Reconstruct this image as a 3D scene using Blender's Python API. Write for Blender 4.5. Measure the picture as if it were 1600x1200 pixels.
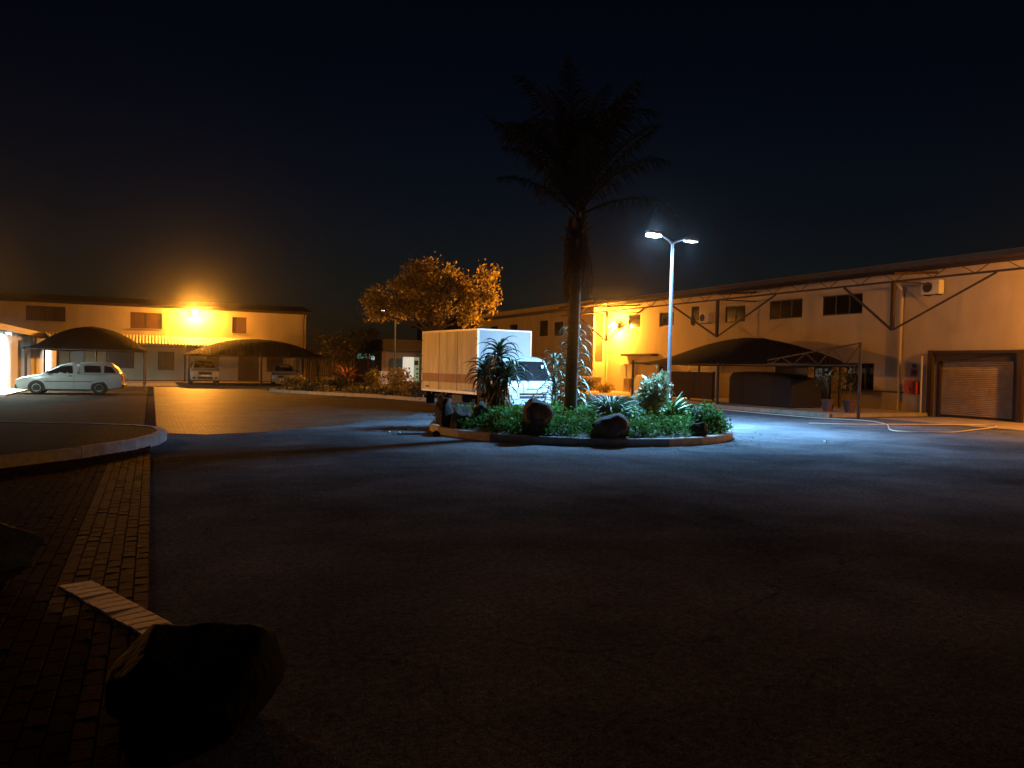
import bpy, math, random
import numpy as np
from mathutils import Vector, Matrix
R = math.radians
random.seed(7); rng = np.random.default_rng(7)
for o in list(bpy.data.objects): bpy.data.objects.remove(o)
sc = bpy.context.scene
col = sc.collection

# ------------------------------------------------------------------ camera
cd = bpy.data.cameras.new('camera'); cam = bpy.data.objects.new('camera', cd); col.objects.link(cam)
cd.sensor_width = 36; cd.lens = 36 * 1209 / 1600; cd.clip_start = .05; cd.clip_end = 3000
YAW, PITCH, ROLL = R(25), math.atan(28 / 1209), R(1.2)
cam.matrix_world = (Matrix.Translation((0, 0, 1.65)) @ Matrix.Rotation(-YAW, 4, 'Z')
                    @ Matrix.Rotation(R(90) - PITCH, 4, 'X') @ Matrix.Rotation(ROLL, 4, 'Z'))
sc.camera = cam

# ------------------------------------------------------------------ world, exposure
w = bpy.data.worlds.new('World'); sc.world = w; w.use_nodes = True
nt = w.node_tree; bg = nt.nodes['Background']
sky = nt.nodes.new('ShaderNodeTexSky'); sky.sky_type = 'NISHITA'; sky.sun_disc = False
sky.sun_elevation = R(35); sky.sun_rotation = R(205); sky.air_density = 1.6; sky.dust_density = .6; sky.ozone_density = 2
gm = nt.nodes.new('ShaderNodeGamma'); gm.inputs[1].default_value = 1.9
mx = nt.nodes.new('ShaderNodeMix'); mx.data_type = 'RGBA'; mx.blend_type = 'MULTIPLY'; mx.inputs[0].default_value = 1
mx.inputs[7].default_value = (.80, .72, 1.0, 1)
nt.links.new(sky.outputs[0], gm.inputs[0]); nt.links.new(gm.outputs[0], mx.inputs[6]); nt.links.new(mx.outputs[2], bg.inputs[0])
bg.inputs[1].default_value = .00020
vs = sc.view_settings; vs.view_transform = 'Standard'; vs.look = 'None'; vs.exposure = 0; vs.gamma = 1; vs.use_curve_mapping = False
sc.cycles.use_denoising = True
sc.cycles.max_bounces = 4; sc.cycles.volume_bounces = 0; sc.cycles.diffuse_bounces = 2; sc.cycles.glossy_bounces = 2; sc.cycles.transmission_bounces = 4
sc.cycles.sample_clamp_indirect = 3; sc.cycles.caustics_reflective = False; sc.cycles.caustics_refractive = False

# lamp powers (the lamps themselves are built further down, each in its own builder)
SODIUM = (1.0, .345, .03); LEDC = (.27, .61, 1.0); TUBE = (.74, 1.0, .95)
W_BACK, W_BEAM, W_MAST, W_SIDE, W_GATE, W_LED, W_TUBE = 6200, 8500, 7000, 6300, 3000, 9800, 700

# ------------------------------------------------------------------ materials
def mat(name, base, rough=.8, metal=0, var=.25, scale=6., bump=0., bscale=40., emit=None, es=0, spec=.5, streak=False, coat=0):
    m = bpy.data.materials.new(name); m.use_nodes = True
    n = m.node_tree.nodes; l = m.node_tree.links; b = n['Principled BSDF']
    b.inputs['Roughness'].default_value = rough; b.inputs['Metallic'].default_value = metal
    b.inputs['Specular IOR Level'].default_value = spec
    if coat: b.inputs['Coat Weight'].default_value = coat; b.inputs['Coat Roughness'].default_value = .12
    tc = n.new('ShaderNodeTexCoord')
    co = tc.outputs['Object']
    if streak:
        mp = n.new('ShaderNodeMapping'); mp.inputs['Scale'].default_value = (1, 1, .3 if 'plaster' in name else .12); l.new(co, mp.inputs[0]); co = mp.outputs[0]
    if var:
        nz = n.new('ShaderNodeTexNoise'); nz.inputs['Scale'].default_value = scale; nz.inputs['Detail'].default_value = 6
        nz.inputs['Roughness'].default_value = .65
        l.new(co, nz.inputs['Vector'])
        rp = n.new('ShaderNodeValToRGB'); rp.color_ramp.elements[0].position = .3; rp.color_ramp.elements[1].position = .7
        rp.color_ramp.elements[0].color = tuple(c * (1 - var) for c in base) + (1,)
        rp.color_ramp.elements[1].color = tuple(min(1, c * (1 + var * .6)) for c in base) + (1,)
        l.new(nz.outputs['Fac'], rp.inputs[0]); l.new(rp.outputs[0], b.inputs['Base Color'])
    else:
        b.inputs['Base Color'].default_value = tuple(base) + (1,)
    if bump:
        n2 = n.new('ShaderNodeTexNoise'); n2.inputs['Scale'].default_value = bscale; n2.inputs['Detail'].default_value = 5
        l.new(tc.outputs['Object'], n2.inputs['Vector'])
        bp = n.new('ShaderNodeBump'); bp.inputs['Strength'].default_value = bump; bp.inputs['Distance'].default_value = .02
        l.new(n2.outputs['Fac'], bp.inputs['Height']); l.new(bp.outputs[0], b.inputs['Normal'])
    if emit:
        b.inputs['Emission Color'].default_value = tuple(emit) + (1,); b.inputs['Emission Strength'].default_value = es
    return m

def leafmat(name, c1, c2, rough=.5, trans=.25, spec=.5):
    m = bpy.data.materials.new(name); m.use_nodes = True
    n = m.node_tree.nodes; l = m.node_tree.links; b = n['Principled BSDF']; out = n['Material Output']
    b.inputs['Roughness'].default_value = rough
    b.inputs['Specular IOR Level'].default_value = spec
    g = n.new('ShaderNodeNewGeometry'); rp = n.new('ShaderNodeValToRGB')
    rp.color_ramp.elements[0].color = c1 + (1,); rp.color_ramp.elements[1].color = c2 + (1,)
    l.new(g.outputs['Random Per Island'], rp.inputs[0]); l.new(rp.outputs[0], b.inputs['Base Color'])
    t = n.new('ShaderNodeBsdfTranslucent'); l.new(rp.outputs[0], t.inputs[0])
    ms = n.new('ShaderNodeMixShader'); ms.inputs[0].default_value = trans
    l.new(b.outputs[0], ms.inputs[1]); l.new(t.outputs[0], ms.inputs[2]); l.new(ms.outputs[0], out.inputs['Surface'])
    return m

def brickmat(name, c1, c2, cm, bw, bh, rough=.85, spec=0):
    m = bpy.data.materials.new(name); m.use_nodes = True
    n = m.node_tree.nodes; l = m.node_tree.links; b = n['Principled BSDF']; b.inputs['Roughness'].default_value = rough; b.inputs['Specular IOR Level'].default_value = spec
    tc = n.new('ShaderNodeTexCoord'); mp = n.new('ShaderNodeMapping'); mp.inputs['Rotation'].default_value[2] = R(90)
    l.new(tc.outputs['Object'], mp.inputs[0])
    br = n.new('ShaderNodeTexBrick'); br.inputs['Scale'].default_value = 1; br.inputs['Brick Width'].default_value = bw
    br.inputs['Row Height'].default_value = bh; br.inputs['Mortar Size'].default_value = .007; br.inputs['Bias'].default_value = 0
    br.inputs['Color1'].default_value = c1 + (1,); br.inputs['Color2'].default_value = c2 + (1,); br.inputs['Mortar'].default_value = cm + (1,)
    l.new(mp.outputs[0], br.inputs['Vector'])
    nz = n.new('ShaderNodeTexNoise'); nz.inputs['Scale'].default_value = .8; nz.inputs['Detail'].default_value = 6; l.new(tc.outputs['Object'], nz.inputs['Vector'])
    mr = n.new('ShaderNodeMapRange'); mr.inputs[1].default_value = .3; mr.inputs[2].default_value = .7; mr.inputs[3].default_value = .55; mr.inputs[4].default_value = 1.2
    l.new(nz.outputs['Fac'], mr.inputs[0])
    mm = n.new('ShaderNodeMix'); mm.data_type = 'RGBA'; mm.blend_type = 'MULTIPLY'; mm.inputs[0].default_value = 1
    l.new(br.outputs['Color'], mm.inputs[6]); l.new(mr.outputs[0], mm.inputs[7]); l.new(mm.outputs[2], b.inputs['Base Color'])
    bp = n.new('ShaderNodeBump'); bp.inputs['Strength'].default_value = .6; bp.inputs['Distance'].default_value = .01; bp.invert = True
    l.new(br.outputs['Fac'], bp.inputs['Height']); l.new(bp.outputs[0], b.inputs['Normal'])
    return m

def asphaltmat():
    m = bpy.data.materials.new('asphalt'); m.use_nodes = True
    n = m.node_tree.nodes; l = m.node_tree.links; b = n['Principled BSDF']
    tc = n.new('ShaderNodeTexCoord'); co = tc.outputs['Object']
    def noise(s, d=6, r=.6):
        z = n.new('ShaderNodeTexNoise'); z.inputs['Scale'].default_value = s; z.inputs['Detail'].default_value = d; z.inputs['Roughness'].default_value = r
        l.new(co, z.inputs['Vector']); return z.outputs['Fac']
    def rng_(v, a, b_, c, d):
        z = n.new('ShaderNodeMapRange'); z.inputs[1].default_value = a; z.inputs[2].default_value = b_; z.inputs[3].default_value = c; z.inputs[4].default_value = d
        l.new(v, z.inputs[0]); return z.outputs[0]
    def mul(a, b_):
        z = n.new('ShaderNodeMath'); z.operation = 'MULTIPLY'; l.new(a, z.inputs[0]); l.new(b_, z.inputs[1]); return z.outputs[0]
    big = rng_(noise(.22, 8, .62), .35, .68, .55, 1.75)
    mid = rng_(noise(1.3, 7, .7), .3, .7, .75, 1.25)
    fine = rng_(noise(75, 3, .75), .3, .7, .2, 2.1)
    grit = rng_(noise(20, 5, .75), .3, .7, .45, 1.6)
    # long thin cracks: narrow band of a noise contour
    ck = noise(.33, 5, .55)
    s = n.new('ShaderNodeMath'); s.operation = 'SUBTRACT'; l.new(ck, s.inputs[0]); s.inputs[1].default_value = .5
    a = n.new('ShaderNodeMath'); a.operation = 'ABSOLUTE'; l.new(s.outputs[0], a.inputs[0])
    crack = rng_(a.outputs[0], 0, .0012, .55, 1)
    wn = n.new('ShaderNodeTexNoise'); wn.inputs['Scale'].default_value = .6; wn.inputs['Detail'].default_value = 6; l.new(co, wn.inputs['Vector'])
    va = n.new('ShaderNodeMix'); va.data_type = 'RGBA'; va.blend_type = 'LINEAR_LIGHT'; va.inputs[0].default_value = .9; l.new(co, va.inputs[6]); l.new(wn.outputs['Color'], va.inputs[7])
    vo = n.new('ShaderNodeTexVoronoi'); vo.feature = 'DISTANCE_TO_EDGE'; vo.inputs['Scale'].default_value = .17; l.new(va.outputs[2], vo.inputs['Vector'])
    vc = rng_(vo.outputs['Distance'], .0003, .0022, .6, 1)
    v = mul(mul(mul(mul(mul(big, mid), fine), grit), crack), vc)
    rp = n.new('ShaderNodeMix'); rp.data_type = 'RGBA'; rp.blend_type = 'MULTIPLY'; rp.inputs[0].default_value = 1
    rp.inputs[6].default_value = (.092, .103, .118, 1); l.new(v, rp.inputs[7]); l.new(rp.outputs[2], b.inputs['Base Color'])
    rr = rng_(noise(2.2, 5), .3, .7, .66, .9); l.new(rr, b.inputs['Roughness'])
    b.inputs['Specular IOR Level'].default_value = 0
    bp = n.new('ShaderNodeBump'); bp.inputs['Strength'].default_value = .55; bp.inputs['Distance'].default_value = .012
    h = n.new('ShaderNodeMath'); h.operation = 'ADD'; l.new(noise(60, 4, .7), h.inputs[0]); l.new(noise(9, 5), h.inputs[1])
    l.new(h.outputs[0], bp.inputs['Height']); l.new(bp.outputs[0], b.inputs['Normal'])
    return m

M = {}
M['asphalt'] = asphaltmat()
M['paver'] = mat('clay_paver', (.055, .028, .02), .9, spec=.01, var=.45, scale=3.5, bump=.3, bscale=60)  # same paver with its gloss cut, standing for the shaded side
M['edge_brick'] = mat('edging_brick', (.86, .70, .52), .7, var=.3, scale=9, bump=.3, bscale=60)
M['mortar'] = mat('joint_sand', (.06, .045, .035), .95, spec=0, var=.3, scale=10)
M['brickpave'] = brickmat('brick_paving_far', (.05, .027, .018), (.03, .018, .014), (.012, .009, .008), .2, .1, .9, .012)
M['litpave'] = brickmat('concrete_paving_sheen', (.115, .096, .075), (.07, .06, .048), (.03, .025, .021), .2, .1, .62, .13)  # paving tone with the lamplit sheen put into its paleness and gloss
M['kerb'] = mat('kerb_concrete', (.36, .33, .27), .85, var=.35, scale=5, bump=.35, bscale=50)
M['kerb_white'] = mat('kerb_whitewashed', (.36, .38, .42), .9, spec=.05, var=.35, scale=7, bump=.3, bscale=50)
M['soil'] = mat('soil', (.05, .035, .025), .95, var=.4, scale=8, bump=.6, bscale=25)
M['concrete'] = mat('apron_concrete', (.34, .29, .22), .85, var=.3, scale=1.6, bump=.25, bscale=40)
M['cream'] = mat('cream_plaster', (.47, .395, .29), .9, var=.17, scale=.8, streak=True, bump=.12, bscale=70)
M['cream_low'] = mat('cream_plaster_stained', (.36, .295, .22), .9, var=.2, scale=1.0, streak=True, bump=.12, bscale=70)
M['white_wall'] = mat('white_plaster', (.72, .74, .74), .85, var=.1, scale=1.5, bump=.1, bscale=60)
M['tan_wall'] = mat('tan_plaster', (.30, .24, .18), .9, var=.2, scale=2)
M['roof'] = mat('roof_sheet', (.05, .038, .032), .6, var=.3, scale=2)
M['galv'] = mat('galvanised_sheet', (.55, .52, .48), .5, metal=.25, var=.25, scale=3)
M['steel_dark'] = mat('dark_painted_steel', (.035, .018, .012), .6, var=.2)
M['steel'] = mat('grey_galvanised_steel', (.15, .165, .19), .55, metal=.3, var=.12)
M['frame_dark'] = mat('dark_window_frame', (.035, .025, .02), .5, var=0)
M['frame_white'] = mat('white_window_frame', (.7, .68, .62), .6, var=0)
M['glass'] = mat('dark_glass', (.012, .012, .014), .12, var=0, spec=.5)
M['blind'] = mat('brown_blind_glass', (.10, .055, .035), .35, var=.3, scale=5)
M['net'] = mat('shade_net', (.010, .007, .006), .95, var=.25, scale=3, spec=.1)
M['shutter'] = mat('roller_shutter_steel', (.42, .32, .23), .6, metal=0, var=.3, scale=2.2)
M['truck_white'] = mat('truck_white_paint', (.40, .42, .43), .35, var=.1, scale=2, coat=.3)
M['truck_side'] = mat('grimy_truck_panel', (.74, .72, .58), .6, var=.34, scale=3.2, streak=True)
M['stripe'] = mat('faded_red_brown_stripe', (.40, .24, .13), .6, var=.35, scale=4, streak=True)
M['alu'] = mat('aluminium_trim', (.75, .73, .7), .4, metal=.5, var=.1)
M['black'] = mat('black_plastic', (.014, .014, .015), .6, var=0)
M['tyre'] = mat('tyre_rubber', (.018, .017, .017), .85, var=.2)
M['rim'] = mat('steel_rim', (.5, .5, .5), .35, metal=.7, var=.15)
M['lens'] = mat('headlamp_glass', (.55, .58, .6), .1, var=0, coat=.5)
M['car_white'] = mat('car_white_paint', (.42, .45, .46), .3, var=.06, coat=.5)
M['canopy_grey'] = mat('canopy_gelcoat', (.27, .29, .30), .4, var=.1, coat=.2)
M['car_silver'] = mat('car_silver_paint', (.42, .42, .42), .35, metal=.5, var=.06, coat=.4)
M['car_red'] = mat('red_paint', (.55, .03, .025), .4, var=.15, coat=.3)
M['red_lens'] = mat('red_tail_lens', (.35, .02, .015), .2, var=0)
M['chrome'] = mat('chrome', (.8, .8, .8), .15, metal=1, var=0)
M['rock'] = mat('boulder_stone', (.08, .072, .064), .9, var=.6, scale=5, bump=1, bscale=22, spec=.2)
M['rock_moss'] = mat('mossy_boulder_stone', (.035, .042, .028), .95, var=.65, scale=7, bump=1, bscale=26, spec=.1)
M['bark'] = mat('bark', (.10, .065, .04), .9, var=.4, scale=9, bump=.7, bscale=18)
M['palm_bark'] = mat('palm_bark', (.065, .05, .04), .9, var=.4, scale=12, bump=.8, bscale=22)
M['dead'] = leafmat('dead_leaf', (.10, .06, .03), (.26, .17, .09), .8, .15)
M['palm_dead'] = leafmat('palm_dead_leaf', (.03, .02, .012), (.09, .06, .035), .9, .1, 0)
M['tree_leaf'] = leafmat('tree_leaf', (.13, .115, .045), (.42, .33, .13), .7, .5, .2)
M['dark_leaf'] = leafmat('dark_leaf', (.02, .025, .012), (.06, .06, .025), .6, .2)
M['cover_leaf'] = leafmat('ground_cover_leaf', (.022, .09, .016), (.11, .28, .05), .7, .25, .15)
M['grass_leaf'] = leafmat('blue_green_blade', (.07, .17, .10), (.19, .34, .22), .5, .2)
M['var_leaf'] = leafmat('variegated_leaf', (.07, .15, .04), (.50, .50, .34), .5, .25)
M['agave_leaf'] = leafmat('agave_leaf', (.06, .16, .07), (.20, .34, .17), .45, .12)
M['aloe_leaf'] = leafmat('aloe_leaf', (.06, .10, .065), (.15, .20, .14), .5, .1)
M['palm_leaf'] = leafmat('palm_leaf', (.010, .010, .006), (.03, .026, .013), .9, .1, 0)
M['red_leaf'] = leafmat('red_leaf', (.22, .08, .05), (.45, .22, .13), .5, .3)
M['round_leaf'] = leafmat('topiary_leaf', (.08, .08, .02), (.2, .17, .05), .5, .25)
M['terracotta'] = mat('terracotta', (.10, .05, .035), .8, var=.25)
M['hose'] = mat('pale_hose', (.62, .56, .44), .5, var=.1)
M['paper'] = mat('white_paper', (.85, .85, .85), .7, var=0)
M['red_box'] = mat('red_cabinet_paint', (.38, .035, .02), .45, var=.2)
M['pvc'] = mat('painted_pipe', (.50, .42, .31), .7, var=.1)
M['ac'] = mat('white_metal_casing', (.62, .60, .55), .5, var=.1)
M['cover'] = mat('dark_car_cover', (.012, .009, .008), .85, var=.3, scale=2, bump=.3, bscale=5)
M['brown_panel'] = mat('brown_board', (.05, .028, .02), .8, var=.3, scale=1.5)
M['sodium_em'] = mat('sodium_lamp_glass', (1, .8, .4), .3, var=0, emit=(1.0, .72, .22), es=40)
M['led_em'] = mat('led_panel', (.9, .95, 1), .3, var=0, emit=(.80, .92, 1.0), es=60)
M['led_em_dim'] = mat('dim_led_panel', (.9, .95, 1), .3, var=0, emit=(.80, .92, 1.0), es=5)
M['led_em_far'] = mat('far_led_panel', (.9, .95, 1), .3, var=0, emit=(1, .96, .9), es=7.0)
M['tube_em'] = mat('fluorescent_tube', (1, 1, 1), .3, var=0, emit=(.85, 1, .97), es=8)
M['lit_sign'] = mat('lit_panel', (.8, .85, .85), .4, var=0, emit=(.75, .95, .9), es=.55)
M['lit_green'] = mat('lit_green_panel', (.2, .5, .4), .4, var=0, emit=(.25, .55, .42), es=.25)
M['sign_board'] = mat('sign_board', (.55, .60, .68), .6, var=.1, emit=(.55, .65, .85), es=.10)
M['ink'] = mat('dark_print', (.02, .02, .03), .6, var=0)

# ------------------------------------------------------------------ mesh helpers
def LD(lat, dep):       # metres right of / ahead of where the photographer stands -> yard axes
    return (lat * math.cos(YAW) + dep * math.sin(YAW), -lat * math.sin(YAW) + dep * math.cos(YAW))

class MB:
    def __init__(s): s.v = []; s.f = []
    def add(s, vs, fs):
        k = len(s.v); s.v += [tuple(p) for p in vs]; s.f += [tuple(i + k for i in f) for f in fs]; return s
    def quad(s, a, b, c, d): return s.add([a, b, c, d], [(0, 1, 2, 3)])
    def box(s, x0, x1, y0, y1, z0, z1):
        return s.add([(x0, y0, z0), (x1, y0, z0), (x1, y1, z0), (x0, y1, z0), (x0, y0, z1), (x1, y0, z1), (x1, y1, z1), (x0, y1, z1)],
                     [(3, 2, 1, 0), (4, 5, 6, 7), (0, 1, 5, 4), (1, 2, 6, 5), (2, 3, 7, 6), (3, 0, 4, 7)])
    def bbox(s, x0, x1, y0, y1, z0, z1, b=.02):   # box with chamfered top and vertical edges
        def ring(z, e): return [(x0 + e, y0, z), (x1 - e, y0, z), (x1, y0 + e, z), (x1, y1 - e, z), (x1 - e, y1, z), (x0 + e, y1, z), (x0, y1 - e, z), (x0, y0 + e, z)]
        def ins(z): return [(x0 + b + b * .4, y0 + b, z), (x1 - b - b * .4, y0 + b, z), (x1 - b, y0 + b * 1.4, z), (x1 - b, y1 - b * 1.4, z), (x1 - b * 1.4, y1 - b, z), (x0 + b * 1.4, y1 - b, z), (x0 + b, y1 - b * 1.4, z), (x0 + b, y0 + b * 1.4, z)]
        vs = ring(z0, b) + ring(z1 - b, b) + ins(z1)
        fs = [tuple(range(7, -1, -1)), tuple(range(16, 24))]
        for r_ in (0, 8):
            for i in range(8): j = (i + 1) % 8; fs.append((r_ + i, r_ + j, r_ + 8 + j, r_ + 8 + i))
        return s.add(vs, fs)
    def tube(s, pts, rad, n=8, cap=True):
        pts = [Vector(p) for p in pts]
        if not hasattr(rad, '__len__'): rad = [rad] * len(pts)
        vs = []; fs = []
        for i, p in enumerate(pts):
            t = (pts[min(i + 1, len(pts) - 1)] - pts[max(i - 1, 0)]).normalized()
            u = t.cross(Vector((0, 0, 1)))
            if u.length < .05: u = t.cross(Vector((0, 1, 0)))
            u.normalize(); q = t.cross(u)
            for k in range(n):
                a = 2 * math.pi * k / n; vs.append(p + (u * math.cos(a) + q * math.sin(a)) * rad[i])
        for i in range(len(pts) - 1):
            for k in range(n):
                j = (k + 1) % n; fs.append((i * n + k, i * n + j, (i + 1) * n + j, (i + 1) * n + k))
        if cap: fs += [tuple(range(n)), tuple(range(len(vs) - 1, len(vs) - n - 1, -1))]
        return s.add(vs, fs)
    def bar(s, a, b, h=.05, wdt=None):
        a = Vector(a); b = Vector(b); t = (b - a).normalized(); wdt = wdt or h
        u = t.cross(Vector((0, 0, 1)))
        if u.length < .05: u = t.cross(Vector((0, 1, 0)))
        u.normalize(); q = t.cross(u)
        c = [(-1, -1), (1, -1), (1, 1), (-1, 1)]
        vs = [p + u * i * wdt / 2 + q * j * h / 2 for p in (a, b) for i, j in c]
        return s.add(vs, [(0, 1, 2, 3), (7, 6, 5, 4), (0, 4, 5, 1), (1, 5, 6, 2), (2, 6, 7, 3), (3, 7, 4, 0)])
    def loft(s, rings, cap=True, closed=True):
        n = len(rings[0]); vs = [p for r_ in rings for p in r_]; fs = []
        for i in range(len(rings) - 1):
            for k in range(n if closed else n - 1):
                j = (k + 1) % n; fs.append((i * n + k, i * n + j, (i + 1) * n + j, (i + 1) * n + k))
        if cap: fs += [tuple(range(n - 1, -1, -1)), tuple(range((len(rings) - 1) * n, len(rings) * n))]
        return s.add(vs, fs)
    def lathe(s, prof, n=20, axis='z', c=(0, 0, 0)):
        rings = []
        for k in range(n):
            a = 2 * math.pi * k / n; ca, sa = math.cos(a), math.sin(a)
            rr = []
            for r_, h in prof:
                p = (r_ * ca, r_ * sa, h) if axis == 'z' else (r_ * ca, h, r_ * sa)
                rr.append((p[0] + c[0], p[1] + c[1], p[2] + c[2]))
            rings.append(rr)
        m_ = len(prof); vs = [p for r_ in rings for p in r_]; fs = []
        for k in range(n):
            j = (k + 1) % n
            for i in range(m_ - 1): fs.append((k * m_ + i, j * m_ + i, j * m_ + i + 1, k * m_ + i + 1))
        return s.add(vs, fs)
    def slab(s, poly, thick):   # polygon (list of 3d points), extruded by vector
        n = len(poly); t = Vector(thick); vs = [Vector(p) for p in poly]; vs += [p + t for p in vs]
        fs = [tuple(range(n - 1, -1, -1)), tuple(range(n, 2 * n))]
        for i in range(n): j = (i + 1) % n; fs.append((i, j, n + j, n + i))
        return s.add(vs, fs)
    def mesh(s, name, m, smooth=None):
        me = bpy.data.meshes.new(name); me.from_pydata([tuple(p) for p in s.v], [], s.f); me.validate(); me.update()
        if m: me.materials.append(M[m] if isinstance(m, str) else m)
        if smooth:
            import bmesh
            bm = bmesh.new(); bm.from_mesh(me); bmesh.ops.recalc_face_normals(bm, faces=bm.faces); bm.to_mesh(me); bm.free()
            me.shade_smooth(); me.set_sharp_from_angle(angle=R(smooth))
        return me
    def build(s, name, m, parent=None, smooth=None, off=None):
        if off is None and parent is not None and parent.get('_w'): off = parent.location
        if off is not None: s.v = [(p[0] - off[0], p[1] - off[1], p[2] - off[2]) for p in s.v]
        return link(name, s.mesh(name, m, smooth), parent)

def link(name, me, parent=None, loc=None, rot=None, scale=None):
    o = bpy.data.objects.new(name, me); col.objects.link(o); o.parent = parent
    if loc is not None: o.location = loc
    if rot is not None: o.rotation_euler = rot
    if scale is not None: o.scale = scale if hasattr(scale, '__len__') else (scale,) * 3
    return o
def tag(o, label=None, cat=None, group=None, kind=None):
    if label: o['label'] = label
    if cat: o['category'] = cat
    if group: o['group'] = group
    if kind: o['kind'] = kind
    return o
def thing(name, label, cat, loc=(0, 0, 0), rz=0, group=None, world=False):
    o = link(name, None, None, loc, (0, 0, rz)); o.empty_display_size = .2
    if world: o['_w'] = 1        # parts are given in yard coordinates
    return tag(o, label, cat, group)
def light(name, kind, loc, energy, color, parent=None, **kw):
    d = bpy.data.lights.new(name, kind); d.energy = energy; d.color = color
    for k, v in kw.items():
        if k not in ('rot',): setattr(d, k, v)
    o = bpy.data.objects.new(name, d); col.objects.link(o); o.parent = parent
    o.location = loc
    if 'rot' in kw: o.rotation_euler = kw['rot']
    return o

def facade(mb, m, u0, u1, z0, z1, ops, depth=.16):
    us = sorted({u0, u1, *[o[0] for o in ops], *[o[1] for o in ops]}); zs = sorted({z0, z1, *[o[2] for o in ops], *[o[3] for o in ops]})
    for a, b in zip(us, us[1:]):
        for c, d in zip(zs, zs[1:]):
            cu, cz = (a + b) / 2, (c + d) / 2
            if any(o[0] < cu < o[1] and o[2] < cz < o[3] for o in ops): continue
            mb.quad(m(a, c, 0), m(b, c, 0), m(b, d, 0), m(a, d, 0))
    for o in ops:
        a, b, c, d = o[:4]
        mb.quad(m(a, c, 0), m(b, c, 0), m(b, c, depth), m(a, c, depth)); mb.quad(m(a, d, 0), m(b, d, 0), m(b, d, depth), m(a, d, depth))
        mb.quad(m(a, c, 0), m(a, d, 0), m(a, d, depth), m(a, c, depth)); mb.quad(m(b, c, 0), m(b, d, 0), m(b, d, depth), m(b, c, depth))
def mbox(mb, m, u0, u1, z0, z1, d0, d1):
    p = [m(u0, z0, d0), m(u1, z1, d1)]
    lo = [min(p[0][i], p[1][i]) for i in range(3)]; hi = [max(p[0][i], p[1][i]) for i in range(3)]
    mb.box(lo[0], hi[0], lo[1], hi[1], lo[2], hi[2])
def window(par, m, o, panes=2, pm='glass', fm='frame_dark', name='window', sill=True):
    a, b, c, d = o[:4]; t = .05
    fr = MB(); mbox(fr, m, a, b, c, c + t, .05, .11); mbox(fr, m, a, b, d - t, d, .05, .11)
    mbox(fr, m, a, a + t, c + t, d - t, .05, .11); mbox(fr, m, b - t, b, c + t, d - t, .05, .11)
    for k in range(1, panes):
        x = a + (b - a) * k / panes; mbox(fr, m, x - t / 2, x + t / 2, c + t, d - t, .055, .105)
    w_ = fr.build(name, fm, par)
    for k in range(panes):
        x0 = a + (b - a) * k / panes + t * .5; x1 = a + (b - a) * (k + 1) / panes - t * .5
        q = MB(); mbox(q, m, x0, x1, c + t * .5, d - t * .5, .075, .09)
        g = q.build('pane', pm, None, off=par.location); g.parent = w_
    if sill:
        q = MB(); mbox(q, m, a - .06, b + .06, c - .06, c - .004, -.05, .05); g = q.build('sill', 'cream_low', None, off=par.location); g.parent = w_
    return w_

def foliage(mb, centers, n, size, jitter=.35, flat=0, norm_out=False):
    """n leaf quads spread through ellipsoids (cx,cy,cz,rx,ry,rz), denser at the rim."""
    wts = np.array([c[3] * c[4] * c[5] for c in centers]) ** .75; wts /= wts.sum()
    idx = rng.choice(len(centers), n, p=wts)
    d = rng.normal(size=(n, 3)); d /= np.linalg.norm(d, axis=1)[:, None]
    r_ = rng.random(n) ** .38
    C = np.array(centers)[idx]
    p = C[:, :3] + d * C[:, 3:] * r_[:, None] + rng.normal(size=(n, 3)) * jitter * size
    a = rng.normal(size=(n, 3))
    if flat: a[:, 2] *= (1 - flat)
    a /= np.linalg.norm(a, axis=1)[:, None]
    b = np.cross(a, rng.normal(size=(n, 3)) + np.array([0, 0, .6 + 2 * flat])); b /= np.linalg.norm(b, axis=1)[:, None] + 1e-9
    s = size * (.4 + 1.25 * rng.random(n) ** 1.6)[:, None]
    t = p + a * s; m1 = p + a * s * .45 + b * s * .28; m2 = p + a * s * .45 - b * s * .28
    k = len(mb.v)
    V = np.stack([p, m1, t, m2], 1).reshape(-1, 3)
    mb.v += [tuple(x) for x in V.tolist()]
    mb.f += [(k + 4 * i, k + 4 * i + 1, k + 4 * i + 2, k + 4 * i + 3) for i in range(n)]
    return mb

def blade_mesh(name, m, L=1., wd=.08, droop=.6, n=7, up=1.2, thick=.25):
    """a leaf growing from the origin along +x, rising at angle `up` and drooping; V section."""
    mb = MB(); rings = []; ang = up; p = Vector((0, 0, 0))
    for i in range(n + 1):
        t = i / n; wv = wd * (1 - t ** 2.2) * (.75 + .5 * t * (1 - t) * 2) + .002
        nx = Vector((-math.sin(ang), 0, math.cos(ang)))
        rings.append([tuple(p + Vector((0, -wv / 2, 0)) + nx * wv * thick), tuple(p - nx * wv * .12), tuple(p + Vector((0, wv / 2, 0)) + nx * wv * thick), tuple(p + nx * wv * .12)])
        p = p + Vector((math.cos(ang), 0, math.sin(ang))) * L / n
        ang -= droop / n * (1 + t)
    mb.loft(rings); return mb.mesh(name, m, 60)

def rosette(par, meshes, n, z, tilt=(0, .3), sc_=(.8, 1.15), spread=None, r0=.03, zr=.0, name='leaf'):
    for i in range(n):
        a = i * 2.39996 + random.uniform(-.25, .25); t = (i + .5) / n
        o = link(name, meshes[i % len(meshes)], par, (r0 * math.cos(a), r0 * math.sin(a), z + zr * (t - .5)),
                 (0, random.uniform(*tilt) if spread is None else spread(t) + random.uniform(-.12, .12), a))
        o.scale = (random.uniform(*sc_),) * 3
def bend_rot(o): pass

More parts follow.
